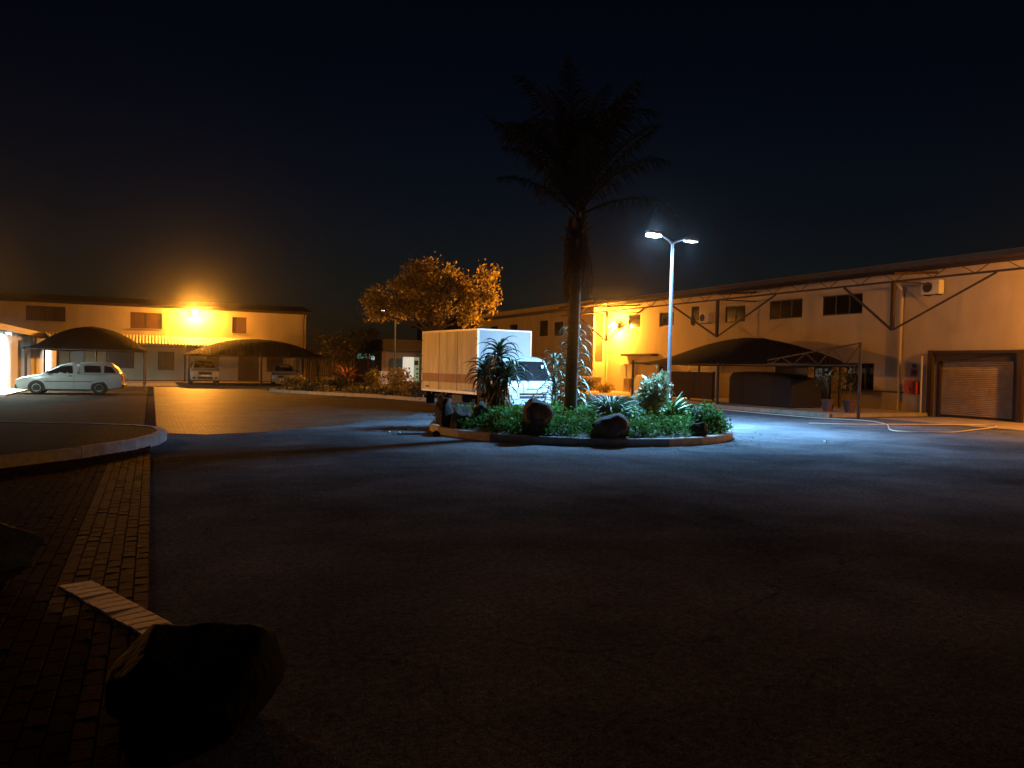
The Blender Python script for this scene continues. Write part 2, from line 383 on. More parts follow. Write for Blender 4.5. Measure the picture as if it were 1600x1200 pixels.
def boulder(name, label, loc, dims, seed, m='rock', tilt=0, rz=0):
    rr = np.random.default_rng(seed); import bmesh
    bm = bmesh.new(); bmesh.ops.create_icosphere(bm, subdivisions=5, radius=1)
    cuts = [(lambda v: Vector(v).normalized())(rr.normal(size=3)) for _ in range(18)]; offs = rr.uniform(.60, .92, 18)
    fr = [Vector(rr.normal(size=3) * 2.2) for _ in range(8)]; ph = rr.uniform(0, 6, 8)
    fr2 = [Vector(rr.normal(size=3) * 6) for _ in range(10)]; ph2 = rr.uniform(0, 6, 10); fr3 = [Vector(rr.normal(size=3) * 15) for _ in range(12)]; ph3 = rr.uniform(0, 6, 12)
    for v in bm.verts:
        p = v.co.copy()
        for c, d in zip(cuts, offs):
            e = p.dot(c) - d
            if e > 0: p -= c * e * .9
        s = 1 + .024 * sum(math.sin(f.dot(p) + q) for f, q in zip(fr, ph)) + .009 * sum(math.sin(f.dot(p) + q) for f, q in zip(fr2, ph2)) - .005 * sum(abs(math.sin(f.dot(p) + q)) for f, q in zip(fr3, ph3))
        v.co = p * s
    zmin = min(v.co.z for v in bm.verts)
    k_ = 1 / max(max(abs(v.co.x), abs(v.co.y)) for v in bm.verts); hz_ = 1.55 / (max(v.co.z for v in bm.verts) - zmin * .72)
    for v in bm.verts: v.co = Vector((v.co.x * k_, v.co.y * k_, v.co.z * hz_))
    zmin *= hz_
    for v in bm.verts: v.co = Vector((v.co.x * dims[0], v.co.y * dims[1], (v.co.z - zmin * .72) * dims[2]))
    me = bpy.data.meshes.new(name); bm.to_mesh(me); bm.free(); me.materials.append(M[m]); me.shade_smooth(); me.set_sharp_from_angle(angle=R(42))
    o = link(name, me, None, loc, (tilt, 0, rz)); return tag(o, label, 'rock', 'landscape boulders')

# ================================================================== SETTING
g = MB(); S = 900.; nx = 24
g.quad((-S, -S, 0), (S, -S, 0), (S, S, 0), (-S, S, 0))
tag(g.build('ground', 'asphalt'), 'dark asphalt yard surface with patches and cracks', kind='structure')

# --- clay paving left of the asphalt (edge runs straight away from the photographer)
pav = MB().box(-14, -.001, 3.2, 16.6, -.05, .004).build('brick_paving', 'mortar')
tag(pav, 'dark clay brick paving along the left edge of the yard', kind='structure')
def paver_mesh(s):
    r_ = random.Random(s); h = [r_.uniform(.022, .030) for _ in range(4)]
    a, b = .0465, .0965; e = .006
    vs = [(-a, -b, 0), (a, -b, 0), (a, b, 0), (-a, b, 0), (-a, -b, h[0] - e), (a, -b, h[1] - e), (a, b, h[2] - e), (-a, b, h[3] - e),
          (-a + e, -b + e, h[0]), (a - e, -b + e, h[1]), (a - e, b - e, h[2]), (-a + e, b - e, h[3])]
    fs = [(8, 9, 10, 11)]
    for k in (0, 4):
        for i in range(4): j = (i + 1) % 4; fs.append((k + i, k + j, k + 4 + j, k + 4 + i))
    return vs, fs
pms = []
for k in range(6):
    m_ = MB(); m_.add(*paver_mesh(k)); pms.append(m_.mesh('paver', 'paver'))
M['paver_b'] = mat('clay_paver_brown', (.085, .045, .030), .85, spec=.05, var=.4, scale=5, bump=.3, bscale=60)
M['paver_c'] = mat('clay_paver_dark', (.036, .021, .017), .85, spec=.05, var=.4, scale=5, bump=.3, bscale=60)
M['paver_a'] = mat('clay_paver_lit', (.065, .030, .02), .85, spec=.05, var=.45, scale=4, bump=.3, bscale=60)  # these three are glossier copies standing for the lamplit strip by the asphalt
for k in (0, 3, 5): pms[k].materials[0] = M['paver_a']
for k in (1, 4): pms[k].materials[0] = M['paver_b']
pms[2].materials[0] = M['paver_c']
cnt = 0
rest = MB()
for i in range(60):
    x = -.05 - i * .1
    y = 3.4 + (i % 2) * .1
    while y < 15.9:
        if i < 6 and 5.6 < y < 15.5 and cnt < 295:
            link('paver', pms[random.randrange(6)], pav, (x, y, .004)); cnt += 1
        elif x > -4.5:
            vs, fs = paver_mesh(random.randrange(60)); rest.add([(p[0] + x, p[1] + y, p[2] + .004) for p in vs], fs)
        y += .2
tag(rest.build('pavers', 'paver', pav), kind='stuff')
# far brick paving (too far to pick the bricks apart)
tag(MB().box(-14, -.15, 16.6, 49.2, -.05, .03).build('brick_parking', 'brickpave'), 'reddish brick parking surface under the white pickup', kind='structure')
tag(MB().box(-.15, .12, 16.6, 49.2, -.05, .016).build('seam_strip', 'mortar'), 'dark shallow strip between brick and asphalt', kind='structure')  # low strip of joint sand along the seam
lp = MB(); lp.slab([(.12, 18.9, -.02), (1.1, 18.2, -.02), (2.4, 18.6, -.02), (3.6, 19.7, -.02), (4.6, 20.3, -.02), (5.6, 21.9, -.02), (7.0, 22.8, -.02), (8.2, 25.0, -.02), (9.3, 26.2, -.02), (10.4, 29.6, -.02), (11.0, 32.4, -.02), (10.5, 33.5, -.02), (9.8, 35.9, -.02), (8.5, 37.9, -.02), (7.2, 39.9, -.02), (5.95, 42.2, -.02), (5.8, 46.4, -.02), (1.9, 46.8, -.02), (1.6, 49.2, -.02), (.12, 49.2, -.02)], (0, 0, .026))  # front and right of this outline stand for lamp sheen on asphalt
tag(lp.build('lot_paving_sheen', 'litpave'), 'pale paving in front of the far carport, carried on over asphalt as lamplit sheen', kind='structure')

# --- raised paved tongue with whitewashed kerb
def kerb_run(par, pts, z0, z1, wd, m, gap=.012, closed=False, name='kerbstone'):
    n = len(pts)
    for i in range(n if closed else n - 1):
        a = Vector(pts[i]); b = Vector(pts[(i + 1) % n]); a0 = Vector(pts[i - 1]) if (closed or i) else a - (b - a); b0 = Vector(pts[(i + 2) % n]) if (closed or i < n - 2) else b + (b - a)
        def nrm(p, q, r_):
            t = ((q - p).normalized() + (r_ - q).normalized()); t = Vector((t.x, t.y)).normalized(); return Vector((-t.y, t.x))
        na, nb = nrm(a0, a, b), nrm(a, b, b0); t = (b - a).normalized() * gap / 2
        a1, b1 = a + t, b - t; e = .02; zz = z1 + random.uniform(-.006, .006)
        def ring(p, nn): return [(p.x, p.y, z0), (p.x, p.y, zz - e), (p.x + nn.x * e, p.y + nn.y * e, zz), (p.x + nn.x * wd, p.y + nn.y * wd, zz), (p.x + nn.x * wd, p.y + nn.y * wd, z0)]
        k = MB(); k.loft([ring(a1, na), ring(b1, nb)]); k.build(name, m, par)
tongue = [(-9, 9.6), (-6.5, 10.3), (-4.4, 11.4), (-2.9, 12.4), (-1.96, 13.1), (-1.0, 14.1), (-.25, 15.2), (.15, 16.3), (.3, 17.2), (.18, 18.1), (-.3, 18.8), (-1.2, 19.4), (-3, 20.1), (-6, 20.8), (-9, 21.2)]
rp_ = MB(); rp_.slab([(x - .06 * (1 if x > -8 else 0), y, -.02) for x, y in tongue], (0, 0, .21))
rpo = rp_.build('raised_paving', 'brickpave'); tag(rpo, 'raised brick paved tongue with rounded whitewashed kerb', kind='structure')
# kerb runs on the outside of the slab, pieces of about a metre
pts = []
for (a, b) in zip(tongue, tongue[1:]): pts.append(a)
pts.append(tongue[-1])
kerb_run(rpo, pts, -.02, .20, .16, 'kerb_white')

# --- traffic island
IC = LD(1.75, 20.0); IR = 3.85
isl = MB()
ring = [(IC[0] + (IR - .12) * math.cos(a), IC[1] + (IR - .12) * math.sin(a)) for a in np.linspace(0, 2 * math.pi, 49)[:-1]]
rings = []
def mound(r_): return .14 + .20 * max(0, 1 - (r_ / (IR - .1)) ** 2.5)
for k in range(7):
    f = 1 - k / 6.5; rings.append([(IC[0] + (x - IC[0]) * f, IC[1] + (y - IC[1]) * f, mound(f * (IR - .12))) for x, y in ring])
isl.loft([[(x, y, -.02) for x, y in ring]] + rings)
island = isl.build('traffic_island', 'soil', smooth=40); tag(island, 'round planted traffic island with concrete kerb', kind='structure')
kp = [(IC[0] + IR * math.cos(a), IC[1] + IR * math.sin(a)) for a in np.linspace(0, 2 * math.pi, 25)[:-1]]
kerb_run(island, kp, -.02, .17, .15, 'kerb', closed=True)

# --- planted bed behind, with low kerb
bedp = [(5.9, 43.2), (6.1, 42.2), (7.3, 40.0), (8.7, 37.9), (10.0, 35.9), (10.7, 33.6), (11.3, 32.5), (12.3, 32.3), (13.4, 34.0), (15.2, 39), (16.5, 46), (14, 49), (9, 48.2), (6.6, 45.4)]
bd = MB(); bd.slab([(x, y, -.02) for x, y in bedp], (0, 0, .15)); bed = bd.build('planting_bed', 'soil'); tag(bed, 'long planted bed with low kerb in front of the tree', kind='structure')
kerb_run(bed, bedp, -.02, .16, -.14, 'kerb', closed=True)

# --- concrete apron and kerbed walk along the warehouse
tag(MB().box(24.2, 28.28, 8, 20.2, -.03, .012).build('gate_apron', 'concrete'), 'concrete apron in front of the roller doors', kind='structure')
wk = MB().box(22.62, 28.28, 20.9, 44, -.02, .13).build('walkway', 'concrete'); tag(wk, 'raised concrete walkway along the warehouse wall', kind='structure')
kerb_run(wk, [(22.45, 20.8 + i * 1.16) for i in range(20)][::-1], -.02, .15, .16, 'kerb')
# low dark strip of ground in front of the far building
tag(MB().box(-14, 22, 50.2, 66, -.03, .012).build('forecourt', 'soil'), 'dark forecourt strip below the far building', kind='structure')

# ================================================================== FAR BUILDING (faces the yard, facade y = 65.56)
BY = 65.56
fb = thing('office_building', 'long two-storey cream building with awning and sodium lamp, behind the carports', 'building', (1, BY + 4, 0), world=True)
mY = lambda u, z, d: (u, BY + d, z)
ops = [(-8.27, -5.77, 4.25, 5.3), (-1.48, .7, 3.94, 5.15), (5.81, 6.9, 3.83, 5.1)]
low = [(-5.5, -4.5, .02, 2.15), (-3.1, -1.2, .9, 2.15), (.45, 1.6, .8, 2.2), (3.9, 4.9, .02, 2.2), (6.3, 7.9, .02, 2.3), (8.5, 9.8, .8, 2.2)]
f_ = MB(); facade(f_, mY, -16, 11.6, 0, 5.62, ops + low)
f_.quad((11.6, BY, 0), (11.6, BY + 9, 0), (11.6, BY + 9, 5.62), (11.6, BY, 5.62)); f_.quad((-16, BY, 0), (-16, BY + 9, 0), (-16, BY + 9, 5.62), (-16, BY, 5.62))
f_.quad((-16, BY + 9, 0), (11.6, BY + 9, 0), (11.6, BY + 9, 5.62), (-16, BY + 9, 5.62))
f_.add([(11.6, BY, 5.62), (11.6, BY + 9, 5.62), (11.6, BY + 4.5, 6.3)], [(0, 1, 2)])
f_.build('wall', 'cream', fb)
for o, pn in zip(ops, (4, 2, 1)): window(fb, mY, o, pn, 'blind')
for o in low:
    if o[2] < .1:
        q = MB(); mbox(q, mY, o[0] + .05, o[1] - .05, .02, o[3] - .05, .08, .13); d_ = q.build('door', 'blind', fb)
        q = MB(); mbox(q, mY, o[1] - .2, o[1] - .15, 1.0, 1.15, .03, .08); h_ = q.build('handle', 'steel', None, off=fb.location); h_.parent = d_
    else: window(fb, mY, o, 2, 'blind')
r_ = MB(); r_.slab([(-16.4, BY - .45, 5.66), (12.1, BY - .45, 5.66), (12.1, BY + 4.5, 6.42), (-16.4, BY + 4.5, 6.42)], (0, 0, .06))
r_.slab([(-16.4, BY + 4.5, 6.42), (12.1, BY + 4.5, 6.42), (12.1, BY + 9.4, 5.66), (-16.4, BY + 9.4, 5.66)], (0, 0, .06)); r_.build('roof', 'roof', fb)
MB().box(-16.4, 12.1, BY - .52, BY - .45, 5.52, 5.74).build('gutter', 'steel_dark', fb)
MB().tube([(11.4, BY - .48, 5.6), (11.4, BY - .12, 5.2), (11.4, BY - .1, .1)], .05).build('downpipe', 'steel_dark', fb)
MB().box(-16, 11.55, BY - .03, BY - .001, 2.52, 2.64).build('string_course', 'cream_low', fb)
# corrugated awning, its unseen ends run on to shade the lower wall
aw = MB(); nseg = 284; xs = np.linspace(-7, 8.6, nseg + 1)
for k in range(nseg):
    z0 = .028 * (1 if k % 4 in (0, 1) else -1); z1 = .028 * (1 if (k + 1) % 4 in (0, 1) else -1)
    aw.quad((xs[k], BY - 1.7, 2.78 + z0), (xs[k + 1], BY - 1.7, 2.78 + z1), (xs[k + 1], BY - .02, 3.42 + z1), (xs[k], BY - .02, 3.42 + z0))
aw.box(-7, 8.6, BY - 1.72, BY - 1.66, 2.66, 2.74)
for x in (-6.9, -4, -1.5, 1.5, 3.6, 5.8, 8.5): aw.bar((x, BY - 1.66, 2.70), (x, BY - .01, 2.2), .05)
aw.build('awning', 'galv', fb)

# ================================================================== VERANDA BUILDING (left, wall x = -6.2)
vb = thing('white_outbuilding', 'low white building lit by cold tubes beside the white pickup', 'building', (-7.5, 50, 0), world=True)
mV = lambda u, z, d: (-6.2 - d, u, z)
vops = [(46.6, 49.3, .05, 2.45), (55.5, 58.4, .05, 2.4), (37, 38.4, .05, 2.3)]
v_ = MB(); facade(v_, mV, 22.5, 62.6, 0, 2.75, vops, .35)
v_.quad((-6.2, 22.5, 0), (-12, 22.5, 0), (-12, 22.5, 2.75), (-6.2, 22.5, 2.75)); v_.quad((-6.2, 62.6, 0), (-12, 62.6, 0), (-12, 62.6, 2.75), (-6.2, 62.6, 2.75))
v_.quad((-12, 22.5, 0), (-12, 62.6, 0), (-12, 62.6, 2.75), (-12, 22.5, 2.75)); v_.build('wall', 'white_wall', vb)
for a, b, c, d in vops:
    q = MB(); mbox(q, mV, a, b, c - .05, d, .33, .40); dd = q.build('door', 'tan_wall', vb)
    q = MB(); mbox(q, mV, a + .12, a + .2, 1.0, 1.14, .27, .33); h_ = q.build('handle', 'black', None, off=vb.location); h_.parent = dd
for a, b in ((40.4, 42.9), (49.4, 50.7), (51.8, 55.2), (58.6, 62.0)): MB().box(-6.196, -5.98, a, b, 0, 2.7).build('pilaster', 'white_wall', vb)
for y in (43.05, 51.2, 62.2): MB().tube([(-6.1, y, 0), (-6.1, y, 2.7)], .06).build('downpipe', 'black', vb)
r_ = MB(); r_.slab([(-5.51, 22, 2.82), (-5.24, 51.5, 2.82), (-12.3, 51.5, 4.0), (-12.3, 22, 4.0)], (0, 0, .07)); r_.slab([(-5.57, 22, 2.66), (-5.30, 51.5, 2.66), (-5.23, 51.5, 2.66), (-5.50, 22, 2.66)], (0, 0, .25))  # unseen near eave lengthened and skewed to set its shadow edge on the paving
r_.slab([(-5.6, 51.5, 2.78), (-5.6, 63, 2.78), (-12.3, 63, 3.9), (-12.3, 51.5, 3.9)], (0, 0, .06)); r_.build('roof', 'roof', vb)
MB().box(-6.2, -5.2, 36, 47.4, 0, .10).build('step', 'concrete', vb)
def tube_lamp(label, x, y, z, e, ln=1.2):
    t = thing('fluorescent_lamp', label, 'lamp', (x, y, z), 0, 'tube lamps under the white eave')
    MB().box(-.06, .06, -ln / 2, ln / 2, .03, .09).build('housing', 'ac', t)
    MB().tube([(0, -ln / 2 + .03, 0), (0, ln / 2 - .03, 0)], .022).build('tube', 'tube_em', t)
    light('tube_light', 'AREA', (0, 0, -.035), e, TUBE, t, shape='RECTANGLE', size=.1, size_y=ln)
tube_lamp('fluorescent tube under the near end of the white eave', -5.7, 40.2, 2.62, W_TUBE * 1.7)
tube_lamp('fluorescent tube under the white eave farther from the cream building', -5.75, 34.6, 2.60, W_TUBE * .30)
tube_lamp('fluorescent tube under the white eave nearest the cream building', -5.75, 57, 2.62, W_TUBE * 1.1)

# ================================================================== WAREHOUSE (right, wall x = 28.28, wing from y = 45.4 at x = 27.2)
WX = 28.28
wh = thing('warehouse', 'long cream warehouse with steel canopy and roller doors along the right side', 'building', (31, 32, 0), world=True)
mX = lambda u, z, d: (WX + d, u, z)
wops = [(24.4, 26.66, 4.28, 5.2), (27.87, 30.08, 4.27, 5.2), (31.81, 33.4, 4.26, 5.13), (37.95, 39.4, 4.25, 5.12), (41.46, 42.8, 4.27, 5.16), (35.6, 36.3, 4.5, 5.3)]
glow = [(23.7, 25.2, .9, 2.1), (26.0, 27.1, .13, 2.15), (27.4, 29.6, .13, 2.2), (34.6, 36.4, .9, 2.0), (38.2, 39.4, .13, 2.1)]
gate = [(10.4, 13.4, 0, 2.45), (14.0, 17.1, 0, 2.45), (17.6, 20.7, 0, 2.45)]
f_ = MB(); facade(f_, mX, 2, 45.4, 0, 6.3, wops + glow + gate)
f_.quad((WX, 2, 0), (40, 2, 0), (40, 2, 6.3), (WX, 2, 6.3)); f_.quad((40, 2, 0), (40, 84, 0), (40, 84, 6.3), (40, 2, 6.3))
f_.build('wall', 'cream', wh)
for i, o in enumerate(wops): window(wh, mX, o, 1 if i > 2 else 3 - (i == 2), 'glass', sill=False)
for o in glow:
    if o[2] > .5: window(wh, mX, o, 3, 'glass')
    else:
        q = MB(); mbox(q, mX, o[0], o[1], o[2], o[3], .08, .13); d_ = q.build('door', 'glass', wh)
        q = MB(); mid = (o[0] + o[1]) / 2
        for u in (o[0] + .03, mid, o[1] - .03): mbox(q, mX, u - .03, u + .03, o[2], o[3], .05, .079)
        mbox(q, mX, o[0], o[1], o[3] - .3, o[3] - .24, .048, .0795); k_ = q.build('door_frame', 'frame_dark', None, off=wh.location); k_.parent = d_
# wing with window in its end face
mW = lambda u, z, d: (u, 45.4 + d, z)
f_ = MB(); facade(f_, mW, 27.2, WX - .002, 0, 6.3, [(27.32, 28.05, 2.0, 5.45)])
mB = lambda u, z, d: (27.2 + d, u, z)
bops = [(49.7, 51.1, 3.95, 5.0), (52.1, 53.5, 3.98, 5.2), (57.5, 59, 4.0, 5.1), (61.5, 63, 4.0, 5.1), (66, 67.5, 4.0, 5.1)]
facade(f_, mB, 45.4, 84, 0, 6.3, bops); f_.build('wing_wall', 'cream_low', wh)
for o in bops: window(wh, mB, o, 1, 'glass', sill=False)
window(wh, mW, (27.32, 28.05, 2.0, 5.45), 1, 'blind', 'frame_white', sill=False)
# roller doors: ribbed curtain, guides, head box
for a, b, c, d in gate:
    q = MB(); n = 34; zs = np.linspace(.02, 2.42, n * 3 + 1)
    prof = [.115 - .045 * math.sin(math.pi * ((i % 3) / 3)) for i in range(n * 3 + 1)]
    for i in range(n * 3): q.quad((WX + prof[i], a + .08, zs[i]), (WX + prof[i], b - .08, zs[i]), (WX + prof[i + 1], b - .08, zs[i + 1]), (WX + prof[i + 1], a + .08, zs[i + 1]))
    dr = q.build('roller_door', 'shutter', wh)
    for y0_ in (a - .02, b - .12):
        q = MB(); q.box(WX - .02, WX + .14, y0_, y0_ + .14, 0, 2.5); k_ = q.build('guide_rail', 'steel_dark', None, off=wh.location); k_.parent = dr
    q = MB(); q.box(WX - .10, WX + .02, a - .05, b + .05, 2.2, 2.52); k_ = q.build('head_box', 'steel_dark', None, off=wh.location); k_.parent = dr
    q = MB(); q.box(WX + .06, WX + .16, a + .13, b - .13, .016, .10); k_ = q.build('bottom_rail', 'steel_dark', None, off=wh.location); k_.parent = dr
for y in (13.7, 17.35, 20.88):
    MB().box(WX - .26, WX - .1, y - .10, y + .10, .012, 2.62).build('gate_post', 'steel_dark', wh)
MB().box(WX - .24, WX - .12, 10, 20.77, 2.522, 2.61).build('gate_lintel', 'steel_dark', wh)
MB().tube([(WX - .35, 21.15, .02), (WX - .35, 21.15, 2.4)], .035).build('bollard_pipe', 'pvc', wh)
# downpipes and band
for y in (22.35, 45.2): MB().tube([(WX - .4, y, 5.4), (WX - .1, y, 5.1), (WX - .1, y, .14)], .06).build('downpipe', 'pvc', wh)
MB().tube([(WX - .06, 22.1, .9), (WX - .06, 25.5, .9)], .03).build('pipe', 'steel_dark', wh)
MB().box(WX - .5, WX - .001, 39.4, 42.9, 2.45, 2.6).build('door_hood', 'steel_dark', wh)
q = MB()
for k in range(7): q.box(WX - .05, WX - .004, 33.6, 36.6 - .2, 1.55 + k * .07, 1.59 + k * .07)
q.build('louvre', 'frame_white', wh)
# canopy roof: sheeting, purlins, edge truss, V struts on the wall
cz = 5.78; ex = 25.8
c_ = MB(); n = 220; ys = np.linspace(4, 47.5, n + 1)
for k in range(n):
    z0 = .02 * (1 if k % 2 else -1); z1 = -z0
    c_.quad((ex - .15, ys[k], cz + z0), (ex - .15, ys[k + 1], cz + z1), (WX + 6, ys[k + 1], cz + .62 + z1), (WX + 6, ys[k], cz + .62 + z0))
for k in range(120):
    a, b = 47.5 + k * .3, 47.8 + k * .3; z0 = .02 * (1 if k % 2 else -1)
    c_.quad((26.6, a, cz + .02 + z0), (26.6, b, cz + .02 - z0), (WX + 6, b, cz + .62 - z0), (WX + 6, a, cz + .62 + z0))
c_.slab([(WX + 6, 4, cz + .62), (WX + 6, 84, cz + .62), (41, 84, 5.4), (41, 4, 5.4)], (0, 0, .05))
c_.box(ex - .2, ex - .12, 4, 47.5, cz - .12, cz + .07); c_.box(26.53, 26.6, 47.5, 84, cz - .1, cz + .07)
c_.build('canopy_roof', 'roof', wh)
t_ = MB(); t_.bar((ex, 4, cz - .1), (ex, 47.4, cz - .1), .08); t_.bar((ex, 4, 5.2), (ex, 47.4, 5.2), .07)
k = 0; y = 4.
while y < 46.8:
    t_.bar((ex, y, 5.2 if k % 2 else cz - .1), (ex, y + .8, cz - .1 if k % 2 else 5.2), .022); y += .8; k += 1
t_.build('edge_truss', 'steel_dark', wh)
for yv, dl in ((10.6, 2.4), (20.85, 2.35), (31.04, 3.8), (41.5, 3.8)):      # inverted king-post bracing under the canopy edge
    MB().box(ex - .065, ex + .065, yv - .065, yv + .065, 3.32, 5.16).build('king_post', 'steel_dark', wh)
    MB().bar((ex, yv + .05, 3.36), (ex, yv + dl, 5.16), .08, .06).build('strut', 'steel_dark', wh)
    MB().bar((ex, yv - .05, 3.36), (ex, yv - 4.0, 5.16), .06, .05).build('strut', 'steel_dark', wh)
    s_ = MB(); s_.bar((WX, yv, 5.72), (ex, yv, 5.5), .1, .06); s_.bar((WX, yv, 5.25), (ex, yv, 5.2), .06); tag(s_.build('bracket', 'steel_dark', wh))
for x in (26.5, 27.2, 27.9): MB().bar((x, 4, cz - .1 + (x - ex) * .073), (x, 47.4, cz - .1 + (x - ex) * .073), .08, .05).build('purlin', 'steel_dark', wh)

# ---- lamps
def bulkhead(label, x, y, z, ax, e, beam=None, group='wall floodlights', rad=.16, out=.32):
    """floodlight on a short arm; ax = outward direction from the wall"""
    t = thing('wall_floodlight', label, 'lamp', (x, y, z), math.atan2(ax[1], ax[0]), group)
    MB().box(0, .04, -.12, .12, -.15, .15).build('bracket', 'steel_dark', t)
    MB().tube([(.02, 0, 0), (out - .15, 0, .06)], .025).build('arm', 'steel_dark', t)
    c = MB(); c.loft([[(out - .18, -.20, .20), (out - .18, .20, .20), (out - .18, .20, -.06), (out - .18, -.20, -.06)], [(out + .02, -.28, .22), (out + .02, .28, .22), (out + .1, .28, -.12), (out + .1, -.28, -.12)]])
    c.build('housing', 'steel_dark', t)
    g_ = MB(); n = 10; rings = []
    for i in range(6):
        a = i / 5 * math.pi / 2
        rings.append([(out + .075 + .16 * math.sin(a), .24 * math.cos(a) * math.cos(b), .03 + .19 * math.cos(a) * math.sin(b)) for b in np.linspace(0, 2 * math.pi, 17)[:-1]])
    g_.loft(rings); g_.build('glass', 'sodium_em', t, 60)
    light('lamp_light', 'POINT', (out + .34, 0, -.02), e, SODIUM, t, shadow_soft_size=rad)
    if beam:                                  # the floodlight's reflector throws most of its light one way
        (tx, ty, tz), pw, cone = beam; a0 = math.atan2(ax[1], ax[0]); wl = Vector((x + ax[0] * (out + .3), y + ax[1] * (out + .3), z))
        lg = light('beam_light', 'SPOT', (out + .3, 0, 0), pw, SODIUM, t, spot_size=R(cone), spot_blend=.5, shadow_soft_size=rad)
        lg.rotation_euler = (Matrix.Rotation(-a0, 3, 'Z') @ (Vector((tx, ty, tz)) - wl).to_track_quat('-Z', 'Y').to_matrix()).to_euler()
bulkhead('sodium floodlight glowing on the far cream building above its awning', 3.07, BY - .002, 5.24, (0, -1), W_BACK, ((3, 30, 0), W_BEAM, 64))
bulkhead('sodium floodlight glowing on the warehouse wall beside the palm', WX - .002, 43.86, 4.45, (-1, 0), W_SIDE, ((15, 43, 5.5), 36000, 62))
mp_ = MB(); mp_.tube([(-8.36, 34, 3.25), (-8.36, 34, 4.5)], .04, 8)
tag(mp_.build('lamp_mast', 'steel_dark'), 'short steel mast on the white outbuilding roof carrying a floodlight', 'mast')
bulkhead('sodium floodlight on the mast above the white outbuilding roof', -8.2, 34, 4.09, (1, 0), 300, ((9, 22, 0), W_MAST, 140), out=.4)
bulkhead('sodium floodlight on the warehouse above the near roller doors', WX - .002, 12.6, 4.7, (-1, 0), W_GATE, out=1.7)

def street_lamp(label, loc, axis, H, arm, e, em, spot=True, one=False):
    t = thing('street_lamp', label, 'street lamp', (loc[0], loc[1], loc[2]), math.atan2(axis[1], axis[0]), 'twin-head pole lamps')
    MB().tube([(0, 0, 0), (0, 0, .5), (0, 0, H)], [.066, .062, .042], 12).build('pole', 'steel', t, 60)
    b = MB(); b.lathe([(.12, 0), (.12, .03), (.08, .05), (.07, .25)], 12); b.build('base', 'steel', t)
    for s in ((-1,) if one else (-1, 1)):
        MB().tube([(0, 0, H - .06), (s * .16, 0, H + .04), (s * (arm - .4), 0, H + .16)], [.036, .034, .028], 8).build('arm', 'steel', t, 60)
        h = MB(); z = H + .15; L0, L1 = arm - .42, arm + .12
        def rg(x, wd, zt, zb): return [(s * x, -wd, z + zb), (s * x, wd, z + zb), (s * x, wd * .9, z + zt * .7), (s * x, wd * .5, z + zt), (s * x, -wd * .5, z + zt), (s * x, -wd * .9, z + zt * .7)]
        h.loft([rg(L0, .05, .05, -.02), rg(L0 + .12, .12, .08, -.025), rg(L1 - .1, .14, .07, -.025), rg(L1, .09, .04, -.015)])
        hd = h.build('lamp_head', 'steel', t, 50)
        MB().box(min(s * (L0 + .1), s * (L1 - .05)), max(s * (L0 + .1), s * (L1 - .05)), -.115, .115, z - (.085 if s < 0 else .045), z - .027).build('led_panel', em if s < 0 or em != 'led_em' else 'led_em_dim', hd)
        if e:
            e_ = e if s < 0 else e * .75
            lg = light('led_light', 'SPOT', (s * (arm - .14), 0, z - .10), e_, LEDC, t, spot_size=R(157), spot_blend=.95, shadow_soft_size=.09)
            
            light('led_stray', 'POINT', (s * (arm - .14), 0, z - .10), e * (.022 if s < 0 else .005), LEDC, t, shadow_soft_size=.09)
            rzl = math.atan2(axis[1], axis[0])   # heads throw a little towards the parking side
            lg.rotation_euler = (Matrix.Rotation(-rzl, 3, 'Z') @ Vector((-.05, .08, -1)).to_track_quat('-Z', 'Y').to_matrix()).to_euler()
PL = LD(4.52, 22.3)
ax = LD(.77, .63)
street_lamp('near twin-head pole lamp with cold white light on the planted island', (PL[0], PL[1], .2), ax, 5.1, .95, W_LED, 'led_em')
street_lamp('distant twin-head pole lamp in the planting bed before the tree', (14.6, 49.8, 0), LD(1, .15), 5.05, 1.05, 0, 'led_em_far')
street_lamp('small distant pole lamp above the dark gatehouse roof', (21.0, 71.5, 0), LD(.9, .2), 3.75, .8, 0, 'led_em_far', one=True)

# ================================================================== VEHICLES
def wheel(par, x, y, r, wd, rim='rim'):
    s = 1 if y > 0 else -1
    t = MB(); t.lathe([(r * .62, -wd / 2), (r * .9, -wd / 2), (r * .98, -wd * .38), (r, -wd * .2), (r, wd * .2), (r * .98, wd * .38), (r * .9, wd / 2), (r * .62, wd / 2)], 22, 'y')
    o = t.build('wheel', 'tyre', par, 40); o.location = (x, y, r)
    q = MB(); q.lathe([(.001, s * wd * .34), (r * .22, s * wd * .36), (r * .26, s * wd * .22), (r * .48, s * wd * .26), (r * .56, s * wd * .46), (r * .64, s * wd * .44), (r * .64, 0)], 22, 'y')
    k = q.build('rim', rim, o, 40)
    q = MB()
    for a in range(8):
        an = a * math.pi / 4; cx, cz_ = .37 * r * math.cos(an), .37 * r * math.sin(an)
        q.lathe([(.001, s * wd * .275), (r * .06, s * wd * .275)], 8, 'y', (cx, 0, cz_))
    k2 = q.build('rim_holes', 'black', o)
    return o
def arch(par, x, y, r):
    s = 1 if y > 0 else -1; m_ = MB(); pts = [(x + r * math.cos(a), z_) for a in np.linspace(-.25, math.pi + .25, 22) for z_ in [r * math.sin(a)]]
    return pts
